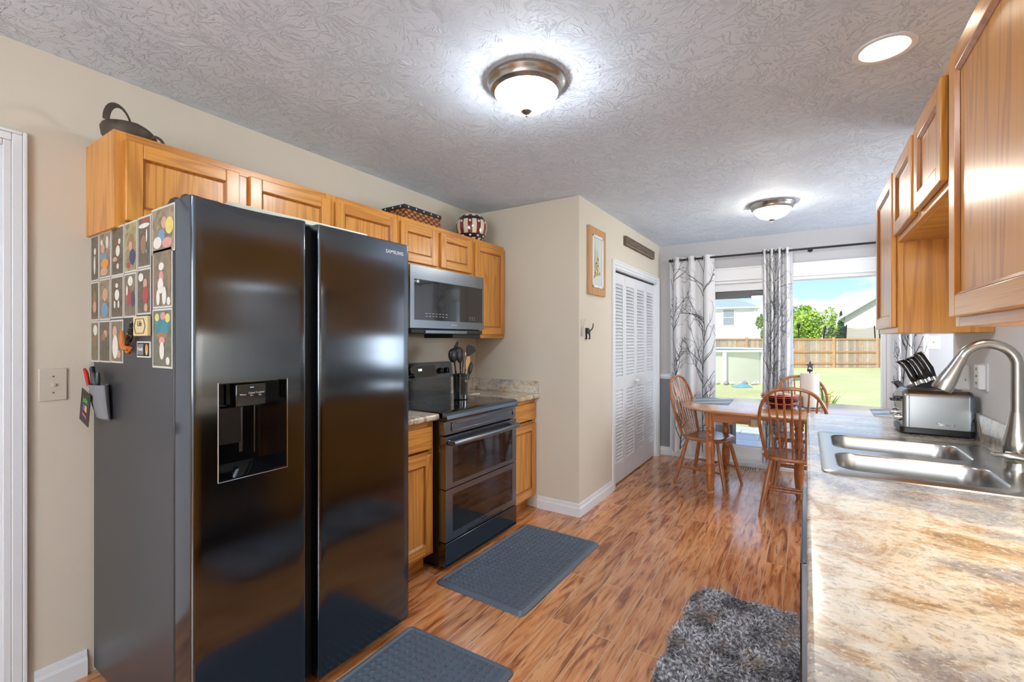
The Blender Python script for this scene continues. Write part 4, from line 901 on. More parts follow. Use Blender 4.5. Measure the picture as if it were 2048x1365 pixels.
MB().tube([(x+.008,3.34,1.412),(x+.014,3.368,1.422),(x+.018,3.388,1.445),(x+.018,3.392,1.475)],[.006,.005,.0045,.003],8).build('tail',blackm,t)
for y_,xo in ((3.312,.006),(3.335,.022)):
    MB().tube([(XC+xo,y_-.005,1.405),(XC+xo,y_+.004,1.38),(XC+xo,y_+.01,1.356)],[.009,.006,.005],8).ell((XC+xo,y_,1.353),(.007,.014,.006),8).build('leg',blackm,t)

# ================= anti-fatigue mats =================
def mat_(label,cx,cy,rz,L_=.955,Wd=.575):
    t=thing('kitchen_mat',label,'floor mat',(cx,cy,0),rz); h=.018; w2,l2=Wd/2,L_/2
    Ls=[]
    for ins,z in ((0,.001),(.002,.006),(.018,h),(.026,h),(.033,h-.005)):
        Ls.append([(p[0],p[1],z) for p in rrect(-w2+ins,-l2+ins,w2-ins,l2-ins,max(.03-ins*.5,.01),4)])
    MB().loops(Ls).build('mat_base',rubber,t,local=True,ang=25)
    b=MB(); px=.033; nx=int((Wd-.09)/px); ny=int((L_-.09)/px)
    for i in range(nx+1):
        for j in range(ny+1):
            cx_=-px*nx/2+i*px; cy_=-px*ny/2+j*px; s=.0125
            z0=h-.0052
            b.add([(cx_-s,cy_-s*.9,z0),(cx_+s*.2,cy_-s*1.1,z0),(cx_+s,cy_+s*.2,z0),(cx_+s*.7,cy_+s,z0),(cx_-s*.3,cy_+s*.3,z0),
                   (cx_-s*.75,cy_-s*.65,z0+.0065),(cx_+s*.1,cy_-s*.75,z0+.0085),(cx_+s*.7,cy_+s*.1,z0+.0085),(cx_+s*.5,cy_+s*.7,z0+.0065),(cx_-s*.15,cy_+s*.1,z0+.005)],
                  [(0,1,6,5),(1,2,7,6),(2,3,8,7),(3,4,9,8),(4,0,5,9),(5,6,7,8,9)])
    b.build('raised_pattern',rubber,t,local=True,ang=20)
mat_('grey blue textured rubber mat lying in front of the range',-1.432,2.362,math.radians(-.9))
mat_('grey blue textured rubber mat lying in front of the refrigerator',-1.262,1.078,math.radians(1.5))
# ================= shag rug =================
t=thing('shag_rug','grey and brown shaggy rug on floor at the foot of the sink counter','rug',(-.24,1.95,0))
rx0,rx1,ry0,ry1=-.50,-.014,1.28,2.575
MB().prism(rrect(rx0+.01,ry0+.01,rx1-.01,ry1-.01,.07),.001,.010,'XY').build('backing',pbr('rug_backing',C3(60,60,66),.9),t)
N_=42000
px=rng.uniform(rx0,rx1,N_); py=rng.uniform(ry0,ry1,N_); rr_=.08
dx=np.maximum(np.maximum(rx0+rr_-px,px-(rx1-rr_)),0); dy=np.maximum(np.maximum(ry0+rr_-py,py-(ry1-rr_)),0)
keep=(dx*dx+dy*dy)<rr_*rr_; px,py=px[keep],py[keep]; M_=len(px)
fx=np.array([mnoise.noise((a*9,b_*9,0)) for a,b_ in zip(px,py)]); fy=np.array([mnoise.noise((a*9,b_*9,7)) for a,b_ in zip(px,py)])
ang=np.arctan2(fy,fx)+rng.normal(0,.6,M_); ln=rng.uniform(.016,.042,M_); hh=rng.uniform(.018,.036,M_); wd=rng.uniform(.0018,.0034,M_)
ux,uy=np.cos(ang),np.sin(ang); sxx,syy=-uy,ux
V=np.zeros((M_,5,3)); 
V[:,0]=np.stack([px-sxx*wd,py-syy*wd,np.full(M_,.009)],1); V[:,1]=np.stack([px+sxx*wd,py+syy*wd,np.full(M_,.009)],1)
mxp=px+ux*ln*.4; myp=py+uy*ln*.4
V[:,2]=np.stack([mxp+sxx*wd,myp+syy*wd,.009+hh*.72],1); V[:,3]=np.stack([mxp-sxx*wd,myp-syy*wd,.009+hh*.72],1)
V[:,4]=np.stack([px+ux*ln,py+uy*ln,.009+hh],1)
V[:,:,0]-=-.24; V[:,:,1]-=1.95
me=bpy.data.meshes.new('pile'); base=np.arange(M_)[:,None]*5
quads=(base+np.array([0,1,2,3])); tris=(base+np.array([3,2,4]))
me.from_pydata(V.reshape(-1,3).tolist(),[],quads.tolist()+tris.tolist())
def rugmat():
    m,t_,b=newmat('rug_pile'); L=t_.links; tc_=N(t_,'ShaderNodeTexCoord')
    n1=N(t_,'ShaderNodeTexNoise'); n1.inputs['Scale'].default_value=7; n1.inputs['Detail'].default_value=2; L.new(tc_.outputs['Object'],n1.inputs['Vector'])
    n2=N(t_,'ShaderNodeTexNoise'); n2.inputs['Scale'].default_value=75; n2.inputs['Detail'].default_value=2; L.new(tc_.outputs['Object'],n2.inputs['Vector'])
    r1=N(t_,'ShaderNodeValToRGB'); el=r1.color_ramp.elements; el[0].position=.35; el[0].color=C3(76,78,86); el[1].position=.62; el[1].color=C3(228,230,238)
    k=el.new(.5); k.color=C3(146,148,156); L.new(n2.outputs['Fac'],r1.inputs[0])
    r2=N(t_,'ShaderNodeMapRange'); r2.inputs[1].default_value=.55; r2.inputs[2].default_value=.7; r2.inputs[4].default_value=.7; L.new(n1.outputs['Fac'],r2.inputs[0])
    mx=N(t_,'ShaderNodeMixRGB'); mx.inputs[2].default_value=C3(168,146,122); L.new(r2.outputs[0],mx.inputs[0]); L.new(r1.outputs[0],mx.inputs[1]); L.new(mx.outputs[0],b.inputs['Base Color'])
    b.inputs['Roughness'].default_value=.6; b.inputs['Sheen Weight'].default_value=.3; return m
me.materials.append(rugmat()); po=bpy.data.objects.new('pile',me); COL.objects.link(po); po.parent=t; po['kind']='stuff'
# floor register
t=thing('floor_register','white metal floor vent by the sliding door under the table','floor vent',(-.56,5.325,0))
MB().box((-.73,5.27,.0005),(-.42,5.385,.004)).build('frame',almond,t,bevel=.001)
b=MB()
for i in range(13):
    for j in range(2): b.box((-.71+i*.0215,5.282+j*.048,.0042),(-.699+i*.0215,5.324+j*.048,.0048))
b.build('slots',blackm,t,smooth=False)

# ================= dining table =================
TX0,TX1,TYC,THY=-.985,.83,4.56,.545
t=thing('dining_table','oval oak dining table with turned legs in front of sliding door','table',((TX0+TX1)/2,TYC,0))
def tout(ins):
    P=[]; hx=(TX1-TX0)/2-ins; hy=THY-ins; cx=(TX0+TX1)/2
    for i in range(72):
        a=2*PI*i/72; c,s_=math.cos(a),math.sin(a); P.append((cx+hx*math.copysign(abs(c)**.55,c),TYC+hy*math.copysign(abs(s_)**.8,s_)))
    return P
Ls=[[(p[0],p[1],z) for p in tout(i)] for i,z in ((.022,.734),(.008,.738),(.0,.746),(.0,.752),(.006,.760),(.014,.762))]
MB().loops(Ls).build('table_top',oakT,t,ang=50)
ap=MB(); ax0,ax1,ay0,ay1=-.70,-.38,4.16,4.96
for (x0,x1) in ((-.70,-.38),(.28,.56)):
    ap.box((x0,4.145,.655),(x1,4.165,.7335)).box((x0,4.955,.655),(x1,4.975,.7335))
for x in (-.71,.55): ap.box((x,4.165,.655),(x+.02,4.955,.7335))
ap.box((-.38,4.2,.69),(.28,4.24,.7335)).box((-.38,4.88,.69),(.28,4.92,.7335))
ap.build('apron',[wood('oak_apron',C3(186,118,66),C3(130,76,40),'X',rough=.3,coat=.4)],t,bevel=.003)
lp=[(.020,0),(.022,.012),(.030,.03),(.032,.045),(.028,.060),(.022,.068),(.027,.085),(.031,.12),(.037,.20),(.037,.205),(.039,.21),(.037,.216),(.037,.26),(.034,.285),(.039,.292),(.034,.30),(.030,.305),(.033,.35),(.039,.41),(.039,.44),(.033,.475),(.028,.49),(.032,.497),(.026,.505),(.030,.515),(.036,.535),(.030,.553),(.024,.56),(.034,.572),(.037,.59),(.030,.607),(.028,.612)]
for lx,ly in ((-.688,4.17),(-.672,4.945),(.56,4.17),(.56,4.945),(-.055,4.56)):
    MB().lathe(lp,(lx,ly,.001),24).box((lx-.036,ly-.036,.6125),(lx+.036,ly+.036,.7335)).build('leg',legw,t,ang=50)
# ================= windsor chairs =================
def make_chair(label):
    t=thing('windsor_chair',label,'chair',(0,0,0),0,'oak windsor chairs at the dining table')
    seat=[]
    def so(k):
        P=[]
        for i in range(40):
            a=2*PI*i/40; c,s_=math.cos(a),math.sin(a)
            wx=.215*(1+.06*s_)*k; P.append((wx*math.copysign(abs(c)**.6,c),(.20*k)*math.copysign(abs(s_)**.7,s_)))
        return P
    L_=[[(x,y,z) for x,y in so(k_)] for k_,z in ((.90,.420),(.97,.425),(1.0,.436),(.99,.449),(.95,.455),(.75,.449),(.4,.444),(.02,.446))]
    MB().loops(L_).build('seat',seatw,t,local=True,ang=60)
    ft=[(-.212,-.228),(.212,-.228),(-.2,.228),(.2,.228)]; tp=[(-.14,-.135),(.14,-.135),(-.135,.135),(.135,.135)]
    for f_,p_ in zip(ft,tp):
        A=Vector((f_[0],f_[1],.001)); B=Vector((p_[0],p_[1],.428))
        MB().tube([A,A.lerp(B,.35),A.lerp(B,.6),B],[.0125,.018,.0185,.014],12).build('leg',chairw,t,local=True)
    def on(i,h): A=Vector((ft[i][0],ft[i][1],0)); B=Vector((tp[i][0],tp[i][1],.428)); return A.lerp(B,h/.428)
    for i,j in ((0,2),(1,3)):
        A,B=on(i,.165),on(j,.165); MB().tube([A,A.lerp(B,.5),B],[.008,.013,.008],10).build('side_stretcher',chairw,t,local=True)
    for h_ in (.40,.60):
        A=on(0,.165).lerp(on(2,.165),h_); B=on(1,.165).lerp(on(3,.165),h_); MB().tube([A,A.lerp(B,.5),B],[.008,.012,.008],10).build('cross_stretcher',chairw,t,local=True)
    for i,j in ((0,1),):
        A,B=on(i,.24),on(j,.24)
    pr=[(.168,.448),(.186,.53),(.203,.62),(.214,.71),(.213,.79),(.198,.86),(.168,.92),(.122,.963),(.064,.984),(0,.990)]
    yy=lambda z: -.168-(z-.448)*.26
    pts=[(x,yy(z),z) for x,z in pr]+[(-x,yy(z),z) for x,z in reversed(pr[:-1])]
    # smooth the hoop
    P=[Vector(p) for p in pts]
    for _ in range(2):
        Q=[P[0]]
        for i in range(len(P)-1): Q+= [P[i].lerp(P[i+1],.25),P[i].lerp(P[i+1],.75)]
        Q.append(P[-1]); P=Q
    MB().tube(P,.0125,10,flat=(1,1)).build('hoop_back',chairw,t,local=True)
    def hoopz(x):
        best=max((p for p in P if abs(abs(p.x)-abs(x))<.012),key=lambda p:p.z); return best.z
    for i in range(7):
        k=(i-3)/3; xb=k*.118; xt=k*.158; zt_=hoopz(xt)-.004
        A=Vector((xb,yy(.448)+.008,.446)); B=Vector((xt,yy(zt_),zt_)); M1=A.lerp(B,.4)
        MB().tube([A,M1,A.lerp(B,.75),B],[.0055,.0095,.0075,.005],8).build('spindle',chairw,t,local=True)
    return t
cA=make_chair('oak windsor chair at left end of table beside the pantry doors')
cA.location=(-.773,4.586,0); cA.rotation_euler=(0,0,math.radians(-102.7))
dup(cA,(-.085,4.178,0),math.radians(-1),'oak windsor chair nearest the camera, its back turned to us')
dup(cA,(-.05,4.985,0),math.radians(180),'oak windsor chair on the far side of table by the glass door')
# placemats
def placemat(cx,cy,rz,label):
    t=tag(MB().box((-.16,-.225,0),(.16,.225,.002),0).build('placemat',[pmat],local=True),label,'placemat','placemats on the table'); t.location=(cx,cy,.7628); t.rotation_euler=(0,0,rz)
def pm():
    m,t_,b=newmat('placemat_weave'); L=t_.links; tc_=N(t_,'ShaderNodeTexCoord')
    w1=N(t_,'ShaderNodeTexWave'); w1.inputs['Scale'].default_value=1.6; w1.inputs['Distortion'].default_value=1.5; mp_=N(t_,'ShaderNodeMapping'); mp_.inputs['Rotation'].default_value=(0,0,.8); L.new(tc_.outputs['Object'],mp_.inputs[0]); L.new(mp_.outputs[0],w1.inputs['Vector'])
    r=N(t_,'ShaderNodeValToRGB'); e_=r.color_ramp.elements; e_[0].position=.4; e_[0].color=C3(104,118,128); e_[1].position=.6; e_[1].color=C3(160,172,176); L.new(w1.outputs[0],r.inputs[0]); L.new(r.outputs[0],b.inputs['Base Color']); b.inputs['Roughness'].default_value=.4; return m
pmat=pm()
placemat(-.752,4.68,math.radians(2),'blue grey patterned placemat at left end of the dining table')
placemat(.60,4.64,math.radians(-2),'blue grey patterned placemat at right end of dining table beyond the toaster')
# red casserole carrier / stacked plates
px_,py_=-.185,4.56
redd=pbr('red_glaze',C3(196,74,54),.2,coat=.5); redk=pbr('dark_red_glaze',C3(100,28,32),.2,coat=.5); plc=pbr('cream_plate',C3(232,222,214),.25,coat=.4)
def plate(z,r,h,mt,label,rim=.012):
    solo(MB().lathe([(r*.62,0),(r*.66,.002),(r*.94,h-.004),(r,h),(r*.985,h+.002),(r*.64,.006),(.001,.005)],(px_,py_,z),48),'plate',mt,label,'plate',(px_,py_,z),'stacked plates on the dining table')
z=.763
for i,(r,h,mt,lb) in enumerate(((.125,.026,redk,'dark red deep bowl at the bottom of the plate stack'),(.16,.022,redd,'orange red plate above the bottom bowl of the stack'),(.13,.024,redk,'dark red plate in the lower middle of the stack'),(.155,.020,redk,'dark red plate in the middle of the stack'),(.158,.020,redd,'orange red plate in the upper part of the stack'),(.155,.018,redd,'topmost orange red plate under the white cups'))):
    plate(z,r,h,mt,lb); z+=[.0215,.0175,.0195,.0155,.0155,.0][i]
for i,(dx_,dy_) in enumerate(((-.06,-.04),(.055,-.045),(.0,.055))):
    lb=('left white patterned cup on the red plates','right white patterned cup on the red plates','rear white patterned cup on the red plates')[i]
    solo(MB().lathe([(.024,0),(.036,.006),(.042,.026),(.040,.027),(.034,.008),(.001,.006)],(px_+dx_,py_+dy_,z+.006),24),'cup',plc,lb,'cup',(px_+dx_,py_+dy_,z+.006),'white cups on the plate stack')
# paper towel holder with star
hx,hy=.022,4.60
t=thing('paper_towel_holder','black iron paper towel holder with star finial on the dining table','paper towel holder',(hx,hy,.7625))
b=MB().tube([(hx+.088*math.cos(a),hy+.088*math.sin(a),.778) for a in [2*PI*i/28 for i in range(29)]],.003,6)
for a in (.4,2.0,3.6,5.2):
    c,s_=math.cos(a),math.sin(a); b.tube([(hx+.01*c,hy+.01*s_,.778),(hx+.088*c,hy+.088*s_,.778),(hx+.10*c,hy+.10*s_,.771),(hx+.094*c,hy+.094*s_,.766),(hx+.086*c,hy+.086*s_,.768)],.003,6)
b.cyl((hx,hy,.775),(hx,hy,1.085),.005); b.tube([(hx+.088,hy,.778),(hx+.088,hy,.86),(hx+.086,hy,.93)],.003,6); b.ell((hx+.086,hy,.936),(.006,.006,.006),8)
b.build('stand',rod,t)
b=MB().lathe([(.0,1.076),(.018,1.076),(.020,1.083),(.020,1.095),(.0,1.095)],(hx,hy,0),20); star(b,frame_mat((hx,hy-.004,1.127),(CY,SY,0),(0,0,1)),.038,.008); b.build('star_finial',rod,t)
MB().ell((hx-.004,hy-.012,1.103),(.012,.008,.009),10).build('star_bead',whitep,t)
solo(MB().lathe([(.019,0),(.068,0),(.068,.279),(.019,.279),(.019,0)],(hx,hy,.7825),40,cap0=False,cap1=False),'paper_towel_roll',paper,'full white paper towel roll on the star topped holder','paper towel',(hx,hy,.7825))
# ================= sink =================
t=thing('kitchen_sink','stainless steel double bowl drop in sink in right countertop','sink',(.32,2.18,.914))
sx0,sx1,sy0,sy1=.041,.600,1.785,2.575; zt_=.9175
bowls=[(.086,1.850,.500,2.135),(.086,2.205,.500,2.518)]
bm=bmesh.new(); E_=[]
def loopv(P,z):
    vs=[bm.verts.new((x,y,z)) for x,y in P]; es=[bm.edges.new((vs[i],vs[(i+1)%len(vs)])) for i in range(len(vs))]; return vs,es
o1,e1=loopv(rrect(sx0+.006,sy0+.006,sx1-.006,sy1-.006,.03,6),zt_+.002); E_+=e1
inner=[]
for q in bowls:
    v_,e_=loopv(rrect(*q,.065,8),zt_+.001); inner.append(v_); E_+=e_
bmesh.ops.triangle_fill(bm,edges=E_,use_beauty=True)
def bridge(va,P,z):
    vb=[bm.verts.new((x,y,z)) for x,y in P]
    for i in range(len(va)): bm.faces.new((va[i],va[(i+1)%len(va)],vb[(i+1)%len(va)],vb[i]))
    return vb
v=bridge(o1,rrect(sx0+.002,sy0+.002,sx1-.002,sy1-.002,.033,6),zt_); v=bridge(v,rrect(sx0,sy0,sx1,sy1,.035,6),.9143)
me=bpy.data.meshes.new('deck'); 
bmesh.ops.recalc_face_normals(bm,faces=bm.faces)
for f in bm.faces: f.smooth=True
for v_ in bm.verts: v_.co-=Vector((.32,2.18,.914))
bm.to_mesh(me); bm.free(); me.set_sharp_from_angle(angle=math.radians(30)); me.materials.append(steel)
dk=bpy.data.objects.new('rim',me); COL.objects.link(dk); dk.parent=t; ORG['rim']=(.32,2.18,.914)
for q in bowls:
    Ls=[]
    for ins,z,r in ((0,zt_+.001,.065),(.003,zt_-.001,.063),(.006,zt_-.006,.06),(.012,.86,.06),(.016,.78,.06),(.024,.755,.055),(.045,.742,.045),(.12,.738,.03)):
        Ls.append([(x,y,z) for x,y in rrect(q[0]+ins,q[1]+ins,q[2]-ins,q[3]-ins,r,8)])
    bw_=MB().loops(Ls,cap0=False).build('bowl',steel,t,ang=40)
    MB().lathe([(.045,.7385),(.043,.7415),(.03,.739),(.028,.735),(.001,.735)],((q[0]+q[2])/2,(q[1]+q[3])/2,0),28).build('drain',chrome,bw_)
# ================= faucet =================
FX,FYc=.575,2.14
t=thing('kitchen_faucet','brushed nickel gooseneck pull down faucet with single side lever','faucet',(FX,FYc,.919))
MB().lathe([(.034,0),(.034,.006),(.031,.012),(.030,.04),(.033,.055),(.036,.075),(.036,.09),(.030,.115),(.024,.145),(.0195,.175),(.0175,.19)],(FX,FYc,.919),36).build('body',nickel,t,ang=60)
pts=[(FX+.012*0,FYc,1.108),(FX,FYc,1.24)]
R_=.068; dirv=Vector((-1,-.04,0)).normalized(); c0=Vector((FX,FYc,1.262))+dirv*R_
arc=[c0+Vector((0,0,1))*R_*1.0*math.sin(a)-dirv*R_*math.cos(a) for a in [math.radians(160)*i/16 for i in range(17)]]
MB().tube([Vector((FX,FYc,1.108)),Vector((FX,FYc,1.2))]+arc,.0155,16).build('spout',nickel,t)
e1=arc[-1]; dd=(arc[-1]-arc[-2]).normalized(); 
h=MB().tube([e1,e1+dd*.01,e1+dd*.04,e1+dd*.08,e1+dd*.118,e1+dd*.126],[.0165,.0175,.020,.026,.029,.027],20); sh=h.build('spray_head',nickel,t)
MB().tube([e1+dd*.1255,e1+dd*.1275],[.022,.021],20).build('nozzle',blackm,sh)
MB().tube([(FX-.02,FYc-.02,.965),(FX-.01,FYc-.045,.968),(FX-.008,FYc-.06,.968)],[.02,.021,.016],16).build('lever_hub',nickel,t)
MB().tube([(FX+.02,FYc-.058,.965),(FX-.02,FYc-.062,.972),(FX-.062,FYc-.05,.974),(FX-.07,FYc-.047,.974)],[.008,.009,.0075,.005],12).build('lever',nickel,t)
# ================= toaster =================
tx0,tx1,ty0,ty1,tz=.372,.608,2.735,2.93,.924
t=thing('toaster','brushed steel long slot toaster with black base beside the sink','toaster',((tx0+tx1)/2,(ty0+ty1)/2,.9145))
MB().prism(rrect(tx0-.012,ty0-.002,tx1+.006,ty1+.002,.02),.919,.946,'XY').build('base',black,t,bevel=.003)
b=MB()
for fx in (tx0+.01,tx1-.02):
    for fy in (ty0+.015,ty1-.015): b.lathe([(.008,.9146),(.008,.9195)],(fx,fy,0),12)
b.build('foot',blackm,t)
n=8; prof=[(ty0,.946)]+[(ty0+.035*(1-math.cos(a)),1.082+.034*math.sin(a)) for a in [PI/2*i/n for i in range(n+1)]]+[(ty1-.035*(1-math.cos(a)),1.082+.034*math.sin(a)) for a in [PI/2*i/n for i in range(n,-1,-1)]]+[(ty1,.946)]
MB().prism([(p[0],p[1]) for p in prof],tx0+.022,tx1-.016,'YZ').build('shell',steel2,t,ang=40)
def shr(k): 
    cy=(ty0+ty1)/2; return [(cy+(p[0]-cy)*k,.946+(p[1]-.946)*k) for p in prof]
for nm,xs,ks in (('end_panel',(tx0+.0215,tx0+.018,tx0+.006,tx0-.002),(1.0,1.006,.985,.93)),('rear_panel',(tx1-.0165,tx1-.012,tx1-.002,tx1+.004),(1.0,1.006,.985,.93))):
    MB().loops([[(x_,p[0],p[1]) for p in shr(k_)] for x_,k_ in zip(xs,ks)]).build(nm,steel2 if nm=='end_panel' else bst2,t,ang=30)
MB().box((tx0+.035,ty0+.045,1.114),(tx1-.03,ty0+.075,1.1175)).box((tx0+.035,ty1-.075,1.114),(tx1-.03,ty1-.045,1.1175)).build('slots',blackm,t)
for yy,zz in ((ty0+.05,1.075),(ty1-.05,1.055)):
    MB().box((tx0-.03,yy-.018,zz-.006),(tx0-.002,yy+.018,zz+.006)).build('lever_knob',black,t,bevel=.003)
for yy,zz in ((ty0+.045,.985),(ty1-.05,.995)):
    MB().lathe([(.018,0),(.018,-.008),(.013,-.028),(.002,-.03)],(tx0-.002,yy,zz),18,axis='X').build('dial',chrome,t)
text_mesh('Cuisinart',.017,frame_mat((.515,ty0-.0003,.967),(1,0,0),(0,0,1)),MB(),bold=.0004,depth=.0008).build('brand_lettering',chrome,t,smooth=False)
solo(MB().tube([(.612,2.80,.95),(.610,2.775,.985),(.604,2.75,1.01),(.607,2.72,.985),(.606,2.70,.94),(.60,2.69,.919)],.003,6),'power_cord',black,'black looped cord between toaster and granite backsplash','cord',(.60,2.69,.915))
# ================= knife block =================
kx,ky=.50,3.04
t=thing('knife_block','black slanted knife block behind the toaster','knife block',(kx,ky,.9145))
prof=[(kx-.075,.9145),(kx+.095,.9145),(kx+.098,.96),(kx+.03,1.150),(kx-.065,1.108),(kx-.105,1.055)]
MB().prism(prof,ky-.055,ky+.055,'XZ').build('block',blackm,t,bevel=.003)
d_=Vector((-.40,0,.916)).normalized(); n_=Vector((.916,0,.40))
def knife(name,label,p,l,w,group,hook=.0):
    t=thing(name,label,'knife',tuple(p),0,group); A=Vector(p)
    b=MB(); L_=[]
    for k_,ww,off in ((.0,.7,0),(.12,.85,0),(.35,1.0,.002),(.6,.85,.001),(.85,1.0,-.002),(.97,1.05,-.006),(1.0,.7,-.008)):
        c=A+d_*(l*k_)+n_*off*1.5; L_.append([tuple(c+n_*(w*ww*math.cos(a))+Vector((0,1,0))*(w*.55*ww*math.sin(a))) for a in [2*PI*i/12 for i in range(12)]])
    b.loops(L_).build('handle',blackg,t,ang=60)
    MB().cyl(A-d_*.012,A+d_*.006,w*.85,w*.75,12).build('bolster',chrome,t)
    MB().cyl(A+d_*(l*.985),A+d_*(l*1.005),w*.6,w*.55,10).build('end_cap',chrome,t)
big=[(-.045,-.032,.125,'kitchen shears handle at front left of the knife block'),(-.02,-.012,.12,'second big knife from left in the knife block'),(-.008,-.035,.125,'long knife in the middle front of the knife block'),(.012,.0,.125,'knife beside the tallest one in the knife block'),(.024,-.034,.135,'tallest knife at front right of knife block')]
for i,(ox,oy,l,lb) in enumerate(big):
    bx=kx+ox; zb=1.150+(bx-(kx+.03))*.44 if bx<kx+.03 else 1.15
    knife('chef_knife',lb,(bx,ky+oy,zb+.012),l,.0165,'big knives in the black block')
for i in range(6):
    bx=kx-.098+i*.006; knife('steak_knife','one of the small steak knives in the lower row of knife block',(bx+.0,ky-.046+i*.018,1.068),.075,.0065,'steak knives in the block')
# outlets
t=thing('outlet_adapter','white surge protector outlet on the wall behind the faucet','outlet',(XR,2.72,1.14))
MB().box((XR-.006,2.665,1.128),(XR,2.765,1.245)).build('plate',whitep,t,bevel=.002)
MB().box((XR-.030,2.672,1.135),(XR-.006,2.735,1.24)).build('adapter',whitep,t,bevel=.004)
b=MB()
for z in (1.155,1.185,1.215):
    for dy in (0,.012): b.box((XR-.0308,2.694+dy,z),(XR-.0299,2.697+dy,z+.010))
b.build('slots',blackm,t,smooth=False)
t=thing('outlet_plate','white outlet plate on kitchen wall nearest the dining room','outlet',(XR,2.97,1.13))
MB().box((XR-.006,2.93,1.11),(XR,3.01,1.225)).build('plate',whitep,t,bevel=.002); MB().box((XR-.0066,2.962,1.15),(XR-.0059,2.966,1.16)).box((XR-.0066,2.974,1.15),(XR-.0059,2.978,1.16)).build('slots',blackm,t)
t=thing('wall_switch','white double switch plate on grey wall right of the curtain','switch',(.935,YB,1.32))
MB().box((.875,YB-.006,1.262),(.995,YB,1.378)).build('plate',whitep,t,bevel=.002)
for xx in (.912,.958): MB().box((xx-.005,YB-.013,1.312),(xx+.005,YB-.0059,1.33)).build('toggle',whitep,t,bevel=.001)
# ================= curtains and rod =================
RYc=YB-.10; RZ=2.243
t=thing('curtain_rod','black curtain rod above the sliding door','curtain rod',(0,YB,RZ))
MB().cyl((-1.30,RYc,RZ),(1.30,RYc,RZ),.0105).build('pole',rod,t)
for xx in (-1.31,1.31): MB().ell((xx,RYc,RZ),(.019,.019,.019),14).build('finial',rod,t)
for xx in (-1.225,.03,1.24): MB().cyl((xx,YB,RZ),(xx,RYc,RZ),.006).lathe([(.022,-.0),(.022,-.006)],(xx,YB,RZ),16,axis='Y').build('bracket',rod,t)
cm,t_,b_=newmat('curtain_fabric'); b_.inputs['Base Color'].default_value=C3(236,235,236); b_.inputs['Roughness'].default_value=.85
nz_=N(t_,'ShaderNodeTexNoise'); nz_.inputs['Scale'].default_value=500; bp_=N(t_,'ShaderNodeBump'); bp_.inputs['Strength'].default_value=.1; bp_.inputs['Distance'].default_value=.001; t_.links.new(nz_.outputs['Fac'],bp_.inputs['Height']); t_.links.new(bp_.outputs[0],b_.inputs['Normal'])
tl=N(t_,'ShaderNodeBsdfTranslucent'); tl.inputs[0].default_value=C3(236,236,240); ms_=N(t_,'ShaderNodeMixShader'); ms_.inputs[0].default_value=.25
t_.links.new(b_.outputs[0],ms_.inputs[1]); t_.links.new(tl.outputs[0],ms_.inputs[2]); t_.links.new(ms_.outputs[0],t_.nodes['Material Output'].inputs[0])
inkd=pbr('branch_ink',C3(62,64,68),.85); inkl=pbr('branch_ink_pale',C3(168,170,174),.85)
